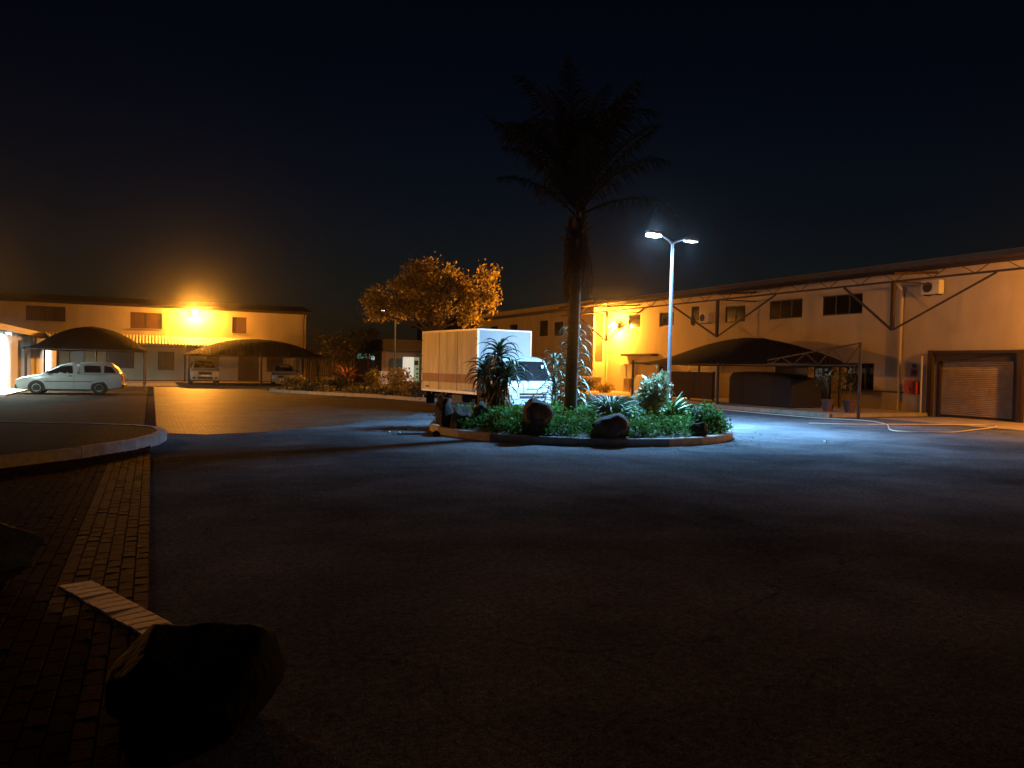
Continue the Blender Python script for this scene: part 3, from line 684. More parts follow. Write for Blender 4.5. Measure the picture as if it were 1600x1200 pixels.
def car(name, label, loc, rz, P, paint, group=None):
    t = thing(name, label, P['cat'], loc, rz, group)
    # lower body
    def ring(x, zb, zt, hw):
        h = [(hw * .80, zb), (hw * .95, zb + .03), (hw * .985, zb + (zt - zb) * .3), (hw, zb + (zt - zb) * .55), (hw * .985, zb + (zt - zb) * .8), (hw * .94, zt - .03), (hw * .82, zt), (hw * .4, zt + .02)]
        return [(x, -a, b) for a, b in h] + [(x, a, b) for a, b in reversed(h)]
    b = MB(); b.loft([ring(*s_) for s_ in P['body']]); b.build('body', paint, t, 35)
    # greenhouse
    zb = P['belt']; gh = P['green']
    def gring(x, z, hb, ht):
        h = [(hb, zb - .02), (hb + (ht - hb) * .85, zb + (z - zb) * .82), (ht, z - .035), (ht * .85, z), (ht * .4, z + .012)]
        return [(x, -a, b_) for a, b_ in h] + [(x, a, b_) for a, b_ in reversed(h)]
    sp = P.get('split', len(gh))
    b = MB(); b.loft([gring(*s_) for s_ in gh[:sp]]); b.build('cabin', paint, t, 35)
    if sp < len(gh): b = MB(); b.loft([gring(*s_) for s_ in gh[sp:]]); b.build('canopy', 'canopy_grey', t, 35)
    def hwat(x, z):
        for a, c in zip(gh, gh[1:]):
            lo, hi = sorted((a[0], c[0]))
            if lo <= x <= hi:
                f = (x - a[0]) / (c[0] - a[0]); hb = a[2] + (c[2] - a[2]) * f; ht = a[3] + (c[3] - a[3]) * f; zt = a[1] + (c[1] - a[1]) * f
                k = (z - zb + .02) / max(.05, (zb + (zt - zb) * .82) - zb + .02); return hb + (ht - hb) * .85 * min(1, k)
        return gh[0][2]
    for poly in P['glass']:
        for s in (-1, 1):
            m_ = MB(); m_.slab([(x, s * (hwat(x, z) + .004), z) for x, z in poly], (0, s * .008, 0)); m_.build('side_window', 'glass', t)
    for nm, poly in P['screens']:
        m_ = MB(); m_.slab(poly, (.010 if nm == 'windscreen' else -.010, 0, .008)); m_.build(nm, 'glass', t)
    for nm, m, boxes in P['bits']:
        for bx in boxes: MB().bbox(*bx, b=min(.02, .3 * min(bx[1] - bx[0], bx[3] - bx[2], bx[5] - bx[4]))).build(nm, m, t)
    r = P['r']; hw = P['hw']
    for x in P['axles']:
        for s in (-1, 1):
            n_ = 20; m_ = MB(); ro = r * 1.18
            pts = [(x + ro * math.cos(a), s * (hw * .985 + .012), r + ro * math.sin(a)) for a in np.linspace(-.3, math.pi + .3, n_)]
            m_.slab(pts, (0, -s * .22, 0)); m_.build('wheel_arch', 'black', t)
            wheel(t, x, s * (hw - .075), r, .17)
    return t
# white half-ton pickup with canopy
PK = dict(cat='pickup', split=4, belt=.88, hw=.80, r=.285, axles=(1.32, -1.18),
    body=[(2.13, .34, .58, .62), (2.10, .26, .66, .72), (1.95, .22, .72, .77), (1.5, .20, .82, .80), (.95, .19, .90, .80), (.3, .19, .91, .81), (-.6, .19, .91, .81), (-1.6, .22, .93, .80), (-2.02, .28, .93, .78), (-2.12, .34, .88, .76)],
    green=[(1.12, .90, .70, .68), (.42, 1.30, .74, .60), (.1, 1.37, .75, .60), (-.27, 1.33, .745, .59), (-.40, 1.42, .775, .65), (-1.35, 1.47, .775, .66), (-1.62, 1.42, .755, .64), (-1.80, 1.26, .75, .66), (-2.04, .94, .74, .71)],
    glass=[[(.98, .93), (.93, .97), (.40, 1.24), (.02, 1.27), (-.08, 1.26), (-.12, .93)], [(-.58, 1.02), (-.54, .98), (-1.20, .98), (-1.25, 1.02), (-1.22, 1.25), (-1.15, 1.29), (-.60, 1.29), (-.55, 1.25)], [(-1.38, .98), (-1.86, .98), (-1.68, 1.25), (-1.38, 1.30)]],
    screens=[('windscreen', [(1.02, -.58, .96), (1.02, .58, .96), (.46, .50, 1.275), (.46, -.50, 1.275)]), ('rear_window', [(-2.01, -.55, 1.0), (-2.01, .55, 1.0), (-1.83, .5, 1.24), (-1.83, -.5, 1.24)])],
    bits=[('front_bumper', 'black', [(2.02, 2.17, -.70, .70, .24, .44)]), ('rear_bumper', 'black', [(-2.2, -2.06, -.72, .72, .30, .46)]),
          ('sill_strip', 'black', [(-.8, .9, -.815, -.80, .16, .24), (-.8, .9, .80, .815, .16, .24)]),
          ('headlight', 'lens', [(1.98, 2.125, -.70, -.40, .50, .62), (1.98, 2.125, .40, .70, .50, .62)]),
          ('tail_light', 'red_lens', [(-2.15, -2.07, -.74, -.60, .58, .86), (-2.15, -2.07, .60, .74, .58, .86)]),
          ('door_handle', 'black', [(-.08, .06, -.825, -.80, .80, .84), (-.08, .06, .80, .825, .80, .84)]),
          ('mirror', 'black', [(.80, .92, -.98, -.80, .92, 1.03), (.80, .92, .80, .98, .92, 1.03)]),
          ('door_seam', 'black', [(-.17, -.162, -.816, -.800, .28, .9), (-.17, -.162, .800, .816, .28, .9)]),
          ('rubbing_strip', 'black', [(-.9, 1.0, -.822, -.804, .56, .585), (-.9, 1.0, .804, .822, .56, .585)]),
          ('roof_bar', 'steel', [(.0, .05, -.55, .55, 1.395, 1.42), (-1.2, -1.15, -.55, .55, 1.45, 1.475)])])
car('pickup_truck', 'small white pickup with canopy parked by the white outbuilding', (-3.15, 39.1, .03), R(177), PK, 'car_white').scale = (.95, .95, .97)
# white SUV facing the yard
SU = dict(cat='car', belt=1.02, hw=.88, r=.34, axles=(1.35, -1.3),
    body=[(2.2, .42, .72, .74), (2.16, .32, .88, .82), (2.0, .28, .96, .87), (1.1, .26, 1.04, .89), (-1.6, .26, 1.06, .89), (-2.2, .34, 1.04, .86), (-2.26, .42, .9, .82)],
    green=[(1.15, 1.06, .76, .72), (.42, 1.58, .80, .62), (-.2, 1.66, .81, .63), (-1.7, 1.64, .81, .64), (-2.1, 1.1, .8, .72)],
    glass=[[(1.0, 1.08), (.36, 1.5), (-.1, 1.54), (-.1, 1.08)], [(-.2, 1.08), (-.2, 1.54), (-1.5, 1.52), (-1.7, 1.08)]],
    screens=[('windscreen', [(1.10, -.66, 1.11), (1.10, .66, 1.11), (.48, .54, 1.54), (.48, -.54, 1.54)]), ('rear_window', [(-2.12, -.6, 1.12), (-2.12, .6, 1.12), (-1.8, .54, 1.55), (-1.8, -.54, 1.55)])],
    bits=[('grille', 'black', [(2.14, 2.22, -.40, .40, .68, .86)]), ('grille_bar', 'chrome', [(2.215, 2.235, -.38, .38, .75, .78)]), ('air_intake', 'black', [(2.16, 2.225, -.45, .45, .40, .54)]),
          ('headlight', 'lens', [(2.04, 2.19, -.80, -.46, .70, .88), (2.04, 2.19, .46, .80, .70, .88)]), ('fog_light', 'black', [(2.12, 2.21, -.74, -.56, .42, .54), (2.12, 2.21, .56, .74, .42, .54)]),
          ('mirror', 'car_white', [(.85, .98, -1.06, -.86, 1.05, 1.22), (.85, .98, .86, 1.06, 1.05, 1.22)]), ('number_plate', 'paper', [(2.225, 2.24, -.25, .25, .56, .66)]),
          ('tail_light', 'red_lens', [(-2.27, -2.2, -.84, -.66, .75, 1.0), (-2.27, -2.2, .66, .84, .75, 1.0)])])
car('suv', 'white car with dark grille facing out from under the far carport', (3.15, 55.7, .01), R(-90), SU, 'car_white')
# silver hatchback
HB = dict(PK); HB = dict(cat='car', belt=.86, hw=.82, r=.29, axles=(1.2, -1.2),
    body=[(1.95, .4, .6, .62), (1.92, .28, .70, .74), (1.7, .22, .78, .80), (1.0, .2, .88, .83), (-1.4, .2, .92, .83), (-1.85, .28, .9, .8), (-1.95, .36, .78, .76)],
    green=[(1.1, .9, .72, .68), (.4, 1.34, .75, .58), (-.1, 1.42, .76, .58), (-1.2, 1.38, .76, .6), (-1.8, .95, .75, .66)],
    glass=[[(.95, .93), (.38, 1.26), (-.1, 1.31), (-.1, .93)], [(-.2, .93), (-.2, 1.31), (-1.1, 1.27), (-1.4, .95)]],
    screens=[('windscreen', [(1.03, -.6, .95), (1.03, .6, .95), (.44, .5, 1.31), (.44, -.5, 1.31)]), ('rear_window', [(-1.83, -.55, .98), (-1.83, .55, .98), (-1.35, .5, 1.3), (-1.35, -.5, 1.3)])],
    bits=[('grille', 'black', [(1.9, 1.965, -.35, .35, .55, .66)]), ('headlight', 'lens', [(1.80, 1.935, -.74, -.42, .54, .70), (1.80, 1.935, .42, .74, .54, .70)]),
          ('front_bumper', 'car_silver', [(1.86, 2.0, -.70, .70, .26, .46)]), ('mirror', 'black', [(.8, .92, -.98, -.81, .92, 1.04), (.8, .92, .81, .98, .92, 1.04)]),
          ('number_plate', 'paper', [(1.995, 2.01, -.25, .25, .34, .44)]), ('tail_light', 'red_lens', [(-1.97, -1.88, -.78, -.6, .6, .85), (-1.97, -1.88, .6, .78, .6, .85)])])
car('hatchback', 'silver car parked at the right end of the far carport', (8.35, 55.3, .01), R(-100), HB, 'car_silver')
HB2 = dict(HB); HB2['bits'] = [b for b in HB['bits'] if b[0] != 'front_bumper']
car('hatchback', 'red car mostly hidden behind the box truck and palm', (16.1, 33.2, .0), R(-70), HB2, 'car_red')

# ---- box truck
tk = thing('box_truck', 'white box truck with grimy side and brown stripe parked behind the island', 'truck', (9.61, 23.32, 0), math.atan2(-.989, .1454))
# local: +x forward, near front corner of the box at origin, +y towards the viewer's right
BL, BWd, BZ0, BZ1 = 3.95, 2.12, .72, 2.84
q = MB(); q.box(-BL, 0, .012, BWd, BZ0, BZ1); q.build('cargo_box', 'truck_white', tk)
q = MB(); q.box(-BL + .04, -.04, -.004, .010, BZ0 + .05, BZ1 - .05); q.build('side_panel', 'truck_side', tk)
q = MB(); q.box(-BL + .05, -.05, -.008, -.0045, BZ0 + .32, BZ0 + .62); q.build('stripe', 'stripe', tk)
for a in ((-BL - .01, .004, -.012, .05, BZ1 - .05, BZ1 + .012), (-BL - .01, .004, -.012, .05, BZ0 - .03, BZ0 + .05), (-BL - .01, -BL + .045, -.011, .05, BZ0 + .05, BZ1 - .05), (-.045, .006, -.011, .06, BZ0 + .05, BZ1 - .05),
          (-.05, .012, BWd - .05, BWd + .008, BZ0, BZ1 + .012), (-.05, .011, .06, BWd - .05, BZ1 - .04, BZ1 + .013)):
    MB().box(*a).build('edge_trim', 'alu', tk)
for x in (-1.32, -2.63): MB().box(x - .012, x + .012, -.0105, -.0085, BZ0 + .05, BZ1 - .05).build('panel_seam', 'black', tk)
for x in (-.02, -BL + .02):
    for z in (1.0, 1.45, 1.95, 2.5): MB().box(x - .02, x + .02, -.03, -.012, z, z + .05).build('hinge', 'black', tk)
MB().box(-.9, -.15, -.022, -.008, BZ0 + .06, BZ0 + .10).build('side_marker', 'chrome', tk)
MB().box(-BL + .35, -BL + .55, -.03, -.008, BZ0 + .12, BZ0 + .17).build('latch', 'black', tk)
q = MB(); q.box(-BL, .2, .55, .65, .5, BZ0 - .01).box(-BL, .2, 1.45, 1.55, .5, BZ0 - .01)
for x in (-3.5, -2.4, -1.2, -.2): q.box(x, x + .08, .15, BWd - .15, .58, BZ0 - .012)
q.build('chassis', 'black', tk)
MB().box(-BL - .02, -BL + .1, .05, BWd - .05, .42, .52).build('underrun_bar', 'steel', tk)
for y in (.12, BWd - .42): MB().box(-BL + .12, -BL + .14, y, y + .34, .22, BZ0 - .02).build('mud_flap', 'black', tk)
q = MB(); q.bbox(-1.9, -1.1, .1, .5, .38, .66, .04); q.build('fuel_tank', 'black', tk)
for x in (-2.75, .95):
    for y in (.26, BWd - .26): 
        wheel(tk, x, y - BWd / 2 + (BWd / 2), .335, .2)
# cab: centred on the box, narrower
c0, c1 = BWd / 2 - .86, BWd / 2 + .86; cm = BWd / 2
def cring(x, z0, z1, hw, top=.82):
    h = [(hw * .97, z0), (hw, z0 + .08), (hw, z0 + (min(z1, 1.18) - z0) * .8), (hw * .985, min(z1 - .02, 1.16)), (hw * (top + .05), max(z1 - .1, min(z1 - .01, 1.17))), (hw * top, z1 - .015), (hw * top * .8, z1)]
    return [(x, cm - a, b) for a, b in h] + [(x, cm + a, b) for a, b in reversed(h)]
q = MB(); q.loft([cring(.10, .36, 1.90, .84, .90), cring(.20, .36, 1.96, .86, .90), cring(.75, .36, 1.97, .865, .90), cring(1.05, .36, 1.90, .865, .89), cring(1.14, .36, 1.82, .865, .89), cring(1.52, .36, 1.20, .865, .985), cring(1.62, .36, 1.08, .86, .985), cring(1.68, .38, .80, .85, .985), cring(1.70, .40, .55, .83, .97)])
cab = q.build('cab', 'truck_white', tk, 32)
def sub(mb, nm, m, smooth=None):
    o = mb.build(nm, m, None, smooth); o.parent = cab; return o
ws = MB(); ws.slab([(1.525, cm - .80, 1.19), (1.525, cm + .80, 1.19), (1.165, cm + .735, 1.80), (1.165, cm - .735, 1.80)], (.014, 0, .012)); sub(ws, 'windscreen', 'glass')
for s in (-1, 1):
    q = MB(); q.bar((1.51, cm + s * .835, 1.17), (1.13, cm + s * .77, 1.83), .05, .07); sub(q, 'pillar', 'truck_white')
    q = MB(); y = cm + s * .866; q.slab([(1.40, y, 1.18), (.35, y, 1.18), (.35, cm + s * .80, 1.80), (1.08, cm + s * .80, 1.80)], (0, s * .006, 0)); sub(q, 'side_window', 'glass')
    q = MB(); q.box(1.34, 1.35, min(y, y + s * .004), max(y, y + s * .004), .5, 1.15).box(.33, .34, min(y, y + s * .004), max(y, y + s * .004), .5, 1.8); sub(q, 'door_seam', 'black')
    q = MB(); q.box(.42, .58, min(y, y + s * .03), max(y, y + s * .03), .98, 1.02); sub(q, 'door_handle', 'black')
    q = MB(); q.bbox(1.56, 1.715, cm + s * .68 - .16, cm + s * .68 + .16, .62, .80, .03); sub(q, 'headlight', 'lens')
    q = MB(); q.tube([(1.42, cm + s * .86, 1.28), (1.5, cm + s * 1.08, 1.30), (1.5, cm + s * 1.08, .98), (1.45, cm + s * .88, .95)], .012, 6); sub(q, 'mirror_arm', 'black')
    q = MB(); q.bbox(1.46, 1.52, cm + s * 1.08 - .10, cm + s * 1.08 + .10, 1.0, 1.26, .02); sub(q, 'mirror', 'black')
q = MB(); q.bar((1.56, cm - .1, 1.17), (1.45, cm + .42, 1.36), .016); q.bar((1.56, cm - .7, 1.17), (1.46, cm - .2, 1.34), .016); sub(q, 'wiper', 'black')
q = MB(); q.box(1.68, 1.712, cm - .5, cm + .5, .66, .72).box(1.67, 1.708, cm - .5, cm + .5, .77, .81); sub(q, 'grille', 'black')
q = MB(); q.lathe([(.001, 0), (.05, .002), (.052, -.01)], 14, 'y'); q.v = [(1.716 + (-p[1]) * 1, cm + p[0], .70 + p[2]) for p in q.v]; sub(q, 'emblem', 'chrome')
q = MB(); q.box(1.655, 1.668, cm - .22, cm + .22, .93, .95); sub(q, 'badge', 'steel')
q = MB(); q.bbox(1.55, 1.80, cm - .88, cm + .88, .30, .50, .04); sub(q, 'bumper', 'truck_white')
q = MB(); q.box(1.795, 1.808, cm - .7, cm + .7, .36, .42); sub(q, 'air_intake', 'black')
q = MB(); q.box(1.806, 1.82, cm - .26, cm + .26, .40, .51); sub(q, 'number_plate', 'paper')
q = MB(); q.box(1.35, 1.37, cm + .52, cm + .62, 1.60, 1.70); sub(q, 'licence_disc', 'paper')
q = MB(); q.bbox(1.15, 1.3, cm + .15, cm + .65, .9, 1.35, .05); sub(q, 'seat', 'black')

# ================================================================== CARPORTS
def carport(label, x0, x1, y0, y1, ze, zp, posts, fy=1.0, fx=1.0, skew=0):
    t = thing('carport', label, 'carport', ((x0 + x1) / 2, (y0 + y1) / 2, 0), world=True, group='shade net carports')
    n = MB(); nu, nv = 64, 64; top = []
    for i in range(nu + 1):
        u = i / nu; row = []
        for j in range(nv + 1):
            v = j / nv
            d = (1 - abs(2 * u - 1) ** fx) ; e = (1 - abs(2 * v - 1) ** fy)
            h = d * e * 1.0
            sag = -.10 * math.sin(math.pi * u * 2) ** 2 * (1 - e) - .08 * math.sin(math.pi * v * 2) ** 2 * (1 - d)
            row.append((x0 + (x1 - x0) * u, y0 + skew * u * (1 - v) + (y1 - y0) * v, ze + (zp - ze) * h + sag))
        top.append(row)
    for i in range(nu):
        for j in range(nv): n.quad(top[i][j], top[i + 1][j], top[i + 1][j + 1], top[i][j + 1])
    o = n.build('shade_net', 'net', t, 50)
    md = o.modifiers.new('thickness', 'SOLIDIFY'); md.thickness = .02
    for x, y, h in posts:
        q = MB().tube([(x, y, 0), (x, y, h)], .06, 10); q.build('post', 'steel_dark', t)
    q = MB()
    for a, b in (((x0, y0), (x1, y0 + skew)), ((x0, y1), (x1, y1)), ((x0, y0), (x0, y1)), ((x1, y0 + skew), (x1, y1))): q.bar((a[0], a[1], ze - .06), (b[0], b[1], ze - .06), .05)
    q.build('edge_beam', 'steel_dark', t)
    q = MB(); q.tube([(x0 + (x1 - x0) * i / 16, (y0 + y1) / 2, ze - .05 + (zp - ze) * (1 - abs(2 * i / 16 - 1) ** fx)) for i in range(17)], .03, 6); q.build('arch', 'steel_dark', t)
    return t
carport('dark shade net carport behind the white pickup', -6.0, -.25, 46.5, 54.5, 2.1, 3.4, [(-5.85, 46.6, 2.1), (-.35, 46.6, 2.1), (-5.85, 54.3, 2.1), (-.35, 54.3, 2.1), (-3.1, 54.3, 2.1)], 2.2, 1.9)
carport('brown shade net carport over the white and silver cars', 2.1, 11.4, 54.2, 61.5, 2.0, 3.2, [(2.2, 54.3, 2.0), (6.7, 54.3, 2.0), (11.3, 54.3, 2.0), (2.2, 61.3, 2.0), (11.3, 61.3, 2.0)], 2.2, 2.0)
c2 = carport('long dark shade net carport along the warehouse wall with lattice end', 23.1, 27.6, 20.1, 34.6, 1.98, 3.2, [(23.15, 20.0, 2.78), (23.15, 27.7, 2.0), (23.15, 34.5, 2.1), (27.5, 24.8, 2.1), (27.5, 34.5, 2.1)], 1.7, 2.0, 4.6)
lt = MB(); lt.bar((23.15, 20, 2.74), (23.15, 24.6, 2.12), .05); lt.bar((23.15, 20, 1.95), (23.15, 24.6, 1.98), .05)
for k in range(7):
    y0 = 20 + k * .64; zt = lambda y: 2.74 - .135 * (y - 20)
    lt.bar((23.15, y0, 1.95 if k % 2 else zt(y0)), (23.15, y0 + .64, zt(y0 + .64) if k % 2 else 1.96), .03)
lt.build('lattice_beam', 'steel_dark', c2)

# covered cars and boards under the warehouse carport
q = MB(); rings = []
for fx, fz in [(-.5, .90), (-.47, .98), (-.3, 1.0), (0, .98), (.25, .93), (.42, .86), (.5, .80)]:
    z = 1.5 * fz; h = [(.86, .02), (.85, z * .5), (.84, z * .9), (.74, z * .985), (.4, z)]
    rings.append([(fx * 3.9, -a_ + random.uniform(-.015, .015), b_) for a_, b_ in h] + [(fx * 3.9, a_, b_ + random.uniform(-.012, .012)) for a_, b_ in reversed(h)])
q.loft(rings); o = q.build('covered_trailer', 'cover', None, 50); o.location = (25.2, 26.4, .13); o.rotation_euler = (0, 0, R(-91))
tag(o, 'boxy trailer under a dark sheet beneath the warehouse carport', 'trailer')
t = thing('board_screen', 'brown board screen beneath the warehouse carport, left of its middle post', 'screen', (25.0, 32.2, .13))
for k in range(4): MB().box(-.02, .02, -1.9 + k * .95, -.97 + k * .95, .08, 1.42).build('panel', 'brown_panel', t)
for y_ in (-1.93, 0, 1.93): MB().box(.021, .09, y_ - .04, y_ + .04, 0, 1.46).build('post', 'steel_dark', t)

# ================================================================== PLANTS
# --- palm
PM = LD(1.46, 19.3); pz = .30
pt = thing('palm_tree', 'tall palm with dark shaggy crown on the island', 'palm tree', (PM[0], PM[1], pz))
q = MB(); rings = []
for i in range(60):
    z = i / 59 * 5.1 - .2; rr = (.158 - .006 * z) * (1 + .035 * (i % 2)) + (.10 * math.exp(-(z + .2) * 4)); lean = .022 * z
    rings.append([(lean + rr * math.cos(a) * (1 + .03 * math.sin(5 * a + i)), rr * math.sin(a), z) for a in np.linspace(0, 2 * math.pi, 17)[:-1]])
q.loft(rings); q.build('trunk', 'palm_bark', pt, 25)
def frond_mesh(name, m, L, up, droop, n=26, ll=.55, seed=0, hang=.6):
    r_ = random.Random(seed); mb = MB(); p = Vector((0, 0, 0)); ang = up; pts = []
    for i in range(n + 1):
        pts.append((p.copy(), ang)); p = p + Vector((math.cos(ang), 0, math.sin(ang))) * L / n; ang -= droop / n * (.4 + 1.4 * i / n)
    mb.tube([a for a, _ in pts], [.030 * (1 - .85 * i / n) + .004 for i in range(n + 1)], 5)
    for i in range(3, n + 1):
        c, an = pts[i]; t = Vector((math.cos(an), 0, math.sin(an)))
        l = ll * math.sin(math.pi * min(1, (i + 1) / (n + 3)) ** .8) * r_.uniform(.75, 1.1) + .08
        for s in (-1, 1):
            for rep in (0, .5):
                b = c + t * (rep * L / n); d = (Vector((0, s, 0)) * .8 + t * .75 + Vector((0, 0, r_.uniform(-.25, .35)))).normalized()
                e1 = b + d * l * .5; e2 = b + d * l * .95 + Vector((0, 0, -hang * l * r_.uniform(.3, 1)))
                w_ = t * .012
                mb.add([b - w_, b + w_, e1 + w_ * 1.2, e1 - w_ * 1.2, e2], [(0, 1, 2, 3), (3, 2, 4)])
    return mb.mesh(name, m)
fms = [frond_mesh('frond', 'palm_leaf', 2.7, 1.05, .35 + .28 * k, n=30, ll=.62, seed=k, hang=.75) for k in range(5)]
for i in range(36):
    t = i / 35; a = i * 2.39996 + random.uniform(-.3, .3)
    tilt = -.42 + .80 * t + random.uniform(-.2, .16)     # +: opened outwards, -: upright
    link('frond', fms[random.randrange(5)], pt, (.11 + .05 * math.cos(a), .05 * math.sin(a), 5.1 + 1.0 * (1 - t)), (random.uniform(-.2, .2), tilt, a), random.uniform(.78, 1.2) * (1.1 - .12 * t))
dfm = [frond_mesh('dead_frond', 'palm_dead', 1.9, -1.05, .55, n=16, ll=.30, seed=20 + k, hang=.9) for k in range(3)]
for i in range(26):
    a = i * 2.39996; link('dead_frond', dfm[i % 3], pt, (.10 + .16 * math.cos(a), .16 * math.sin(a), 5.0 + random.uniform(-.7, .55)), (0, random.uniform(.12, .42), a), random.uniform(.55, .95))
bfm = blade_mesh('boot', 'palm_dead', .5, .16, .3, 4, .9)
for i in range(30):
    a = i * 2.39996; link('leaf_base', bfm, pt, (.09 + .15 * math.cos(a), .15 * math.sin(a), 4.0 + i * .035), (0, random.uniform(.0, .3), a), random.uniform(.6, 1))

# --- broad tree behind the truck
TB = (14.6, 42.8)
tr = thing('broadleaf_tree', 'spreading tree lit amber behind the box truck', 'tree', (TB[0], TB[1], .12))
q = MB(); q.tube([(0, 0, -.1), (.05, .05, 1.2), (.1, 0, 2.6), (.2, 0, 3.5)], [.26, .20, .18, .16], 10); q.build('trunk', 'bark', tr, 40)
cl = []; br = MB()
def rot(lat, dep): return LD(lat, dep)
lobes = [(-.6, 0, 5.6, 1.9, 1.5, 1.35), (-2.3, .2, 5.0, 1.5, 1.3, 1.0), (.2, .2, 6.6, 1.4, 1.3, 1.0), (-.9, -.2, 6.5, 1.3, 1.2, .9), (1.2, 0, 5.6, 1.2, 1.2, 1.1), (2.6, .2, 6.1, 1.15, 1.1, 1.2), (3.1, 0, 5.2, .8, .9, .8), (2.3, 0, 4.3, .7, .8, .6), (-3.1, 0, 4.5, .7, .8, .6), (.6, 0, 4.7, 1.0, 1.0, .7), (3.3, .2, 6.9, .6, .7, .55)]
for lat, dep, z, a, b, c in lobes:
    x, y = rot(lat, dep)
    for k in range(9):
        d = rng.normal(size=3); d /= np.linalg.norm(d); f = .75
        cl.append((x + d[0] * a * f, y + d[1] * b * f, z + d[2] * c * f, a * .42, b * .42, c * .40))
    br.tube([(.18, 0, 3.3), (x * .35 + .1, y * .35, 3.3 + (z - 3.3) * .45), (x * .7, y * .7, 3.3 + (z - 3.3) * .75), (x, y, z)], [.10, .07, .045, .015], 6)
    for k in range(5):
        d = rng.normal(size=3) * .6; br.tube([(x * .7, y * .7, 3.3 + (z - 3.3) * .75), (x + d[0] * a, y + d[1] * b, z + d[2] * c)], [.03, .008], 5)
br.build('branches', 'bark', tr)
q = MB(); foliage(q, cl, 15000, .17, 1.0); tag(q.build('crown', 'tree_leaf', tr), kind='stuff')

# --- dark background trees and shrubs
def bg_tree(label, x, y, h, r_, n, m='dark_leaf', seed=0):
    t = thing('background_tree', label, 'tree', (x, y, 0), group='dark trees behind the bed')
    q = MB(); q.tube([(0, 0, 0), (.1, 0, h * .35), (.05, 0, h * .8)], [.16, .11, .03], 7)
    for k in range(6):
        a = k * 2.4; q.tube([(.08, 0, h * (.3 + .07 * k)), (r_ * .8 * math.cos(a), r_ * .8 * math.sin(a), h * (.5 + .07 * k))], [.05, .012], 5)
    q.build('trunk', 'bark', t)
    c = [(random.uniform(-.6, .6) * r_, random.uniform(-.6, .6) * r_, h * random.uniform(.45, .92), r_ * .42, r_ * .42, h * .14) for _ in range(16)]
    q = MB(); foliage(q, c, n, .16, 1.); tag(q.build('crown', m, t), kind='stuff')
bg_tree('dark tree beside the right end of the cream building', 13.2, 62.5, 4.2, 1.5, 2400)
bg_tree('dark rounded tree left of the red-leaved plant', 15.6, 66, 4.6, 1.6, 2400)
bg_tree('slender dark tree between the red-leaved plant and the far pole lamp', 17.4, 68, 4.9, 1.0, 1800)
bg_tree('low dark tree left of the dark gatehouse roof', 20.0, 72, 3.6, 1.6, 1800)
def shrub(name, label, lat, dep, h, r_, n, size, m, z=.12, cat='shrub', group=None, stems=6, ball=False):
    x, y = LD(lat, dep); t = thing(name, label, cat, (x, y, z), group=group)
    q = MB()
    for k in range(stems):
        a = k * 2.4; q.tube([(.03 * math.cos(a), .03 * math.sin(a), -.05), (.4 * r_ * math.cos(a), .4 * r_ * math.sin(a), h * .5), (.7 * r_ * math.cos(a), .7 * r_ * math.sin(a), h * .85)], [.022, .014, .005], 5)
    q.build('stems', 'bark', t)
    q = MB()
    if ball: c = [(0, 0, h * .55, r_, r_, h * .45)]
    else: c = [(random.uniform(-.6, .6) * r_, random.uniform(-.6, .6) * r_, h * random.uniform(.3, .85), r_ * .5, r_ * .5, h * .2) for _ in range(12)]
    foliage(q, c, n, size, .6); tag(q.build('foliage', m, t), kind='stuff'); return t
shrub('round_shrub', 'ball-shaped clipped shrub in the far bed', -7.6, 42.5, 1.25, .52, 1500, .09, 'round_leaf', ball=True)
shrub('leafy_shrub', 'loose leafy shrub left of the box truck', -5.6, 38.5, 1.3, .75, 1100, .16, 'tree_leaf')
shrub('leafy_shrub', 'low shrub between the loose leafy shrub and the truck', -4.6, 36.5, .7, .6, 700, .14, 'tree_leaf')
shrub('leafy_shrub', 'low dark shrub at the left end of the far bed', -12.6, 44.5, .8, .7, 900, .10, 'round_leaf')
for lat, dep, lb in ((-10.6, 43.0, 'low spreading shrub in front of the red-leaved plant'), (-9.3, 41.5, 'low spreading shrub in front of the clipped ball shrub')):
    shrub('low_shrub', lb, lat, dep, .65, .8, 900, .11, 'dark_leaf' if lat > -10 else 'round_leaf')
# ground cover of the far bed
q = MB(); c = []
for k in range(60):
    i = random.randrange(len(bedp)); a = random.random() ** .5; b = random.random(); x = bedp[i][0] * b + bedp[i - 1][0] * (1 - b); y = bedp[i][1] * b + bedp[i - 1][1] * (1 - b)
    x = 11 + (x - 11) * a * .93; y = 40 + (y - 40) * a * .93; c.append((x, y, .26, .6, .6, .16))
foliage(q, c, 5000, .10, .5); tag(q.build('bed_ground_cover', 'dark_leaf'), 'low dark ground cover filling the far planting bed', 'ground cover', kind='stuff')
# red-leaved plant, spiky plant
def spiky(name, label, lat, dep, m, n, L, wd, up, droop, z=.12, cat='plant', scl=(.8, 1.15), spread=None, group=None, stem=None):
    x, y = LD(lat, dep); t = thing(name, label, cat, (x, y, z), group=group)
    ms = [blade_mesh('leaf', m, L, wd * (1 + .1 * k), droop + .2 * k, 7, up) for k in range(3)]
    if stem: MB().tube([(0, 0, -.1), (0, 0, stem)], .05, 8).build('stem', 'bark', t)
    rosette(t, ms, n, stem or .03, (-.5, .55), scl, spread); return t
spiky('red_leaved_plant', 'tall plant with upright red leaves in the far bed', -9.55, 44.6, 'red_leaf', 44, 1.2, .16, 1.25, .8, z=.5, spread=lambda t: -.3 + .9 * t)
spiky('spiky_plant', 'spiky rosette plant at the left end of the far bed', -11.2, 43.6, 'round_leaf', 40, .75, .06, 1.15, .7, spread=lambda t: -.3 + .9 * t)
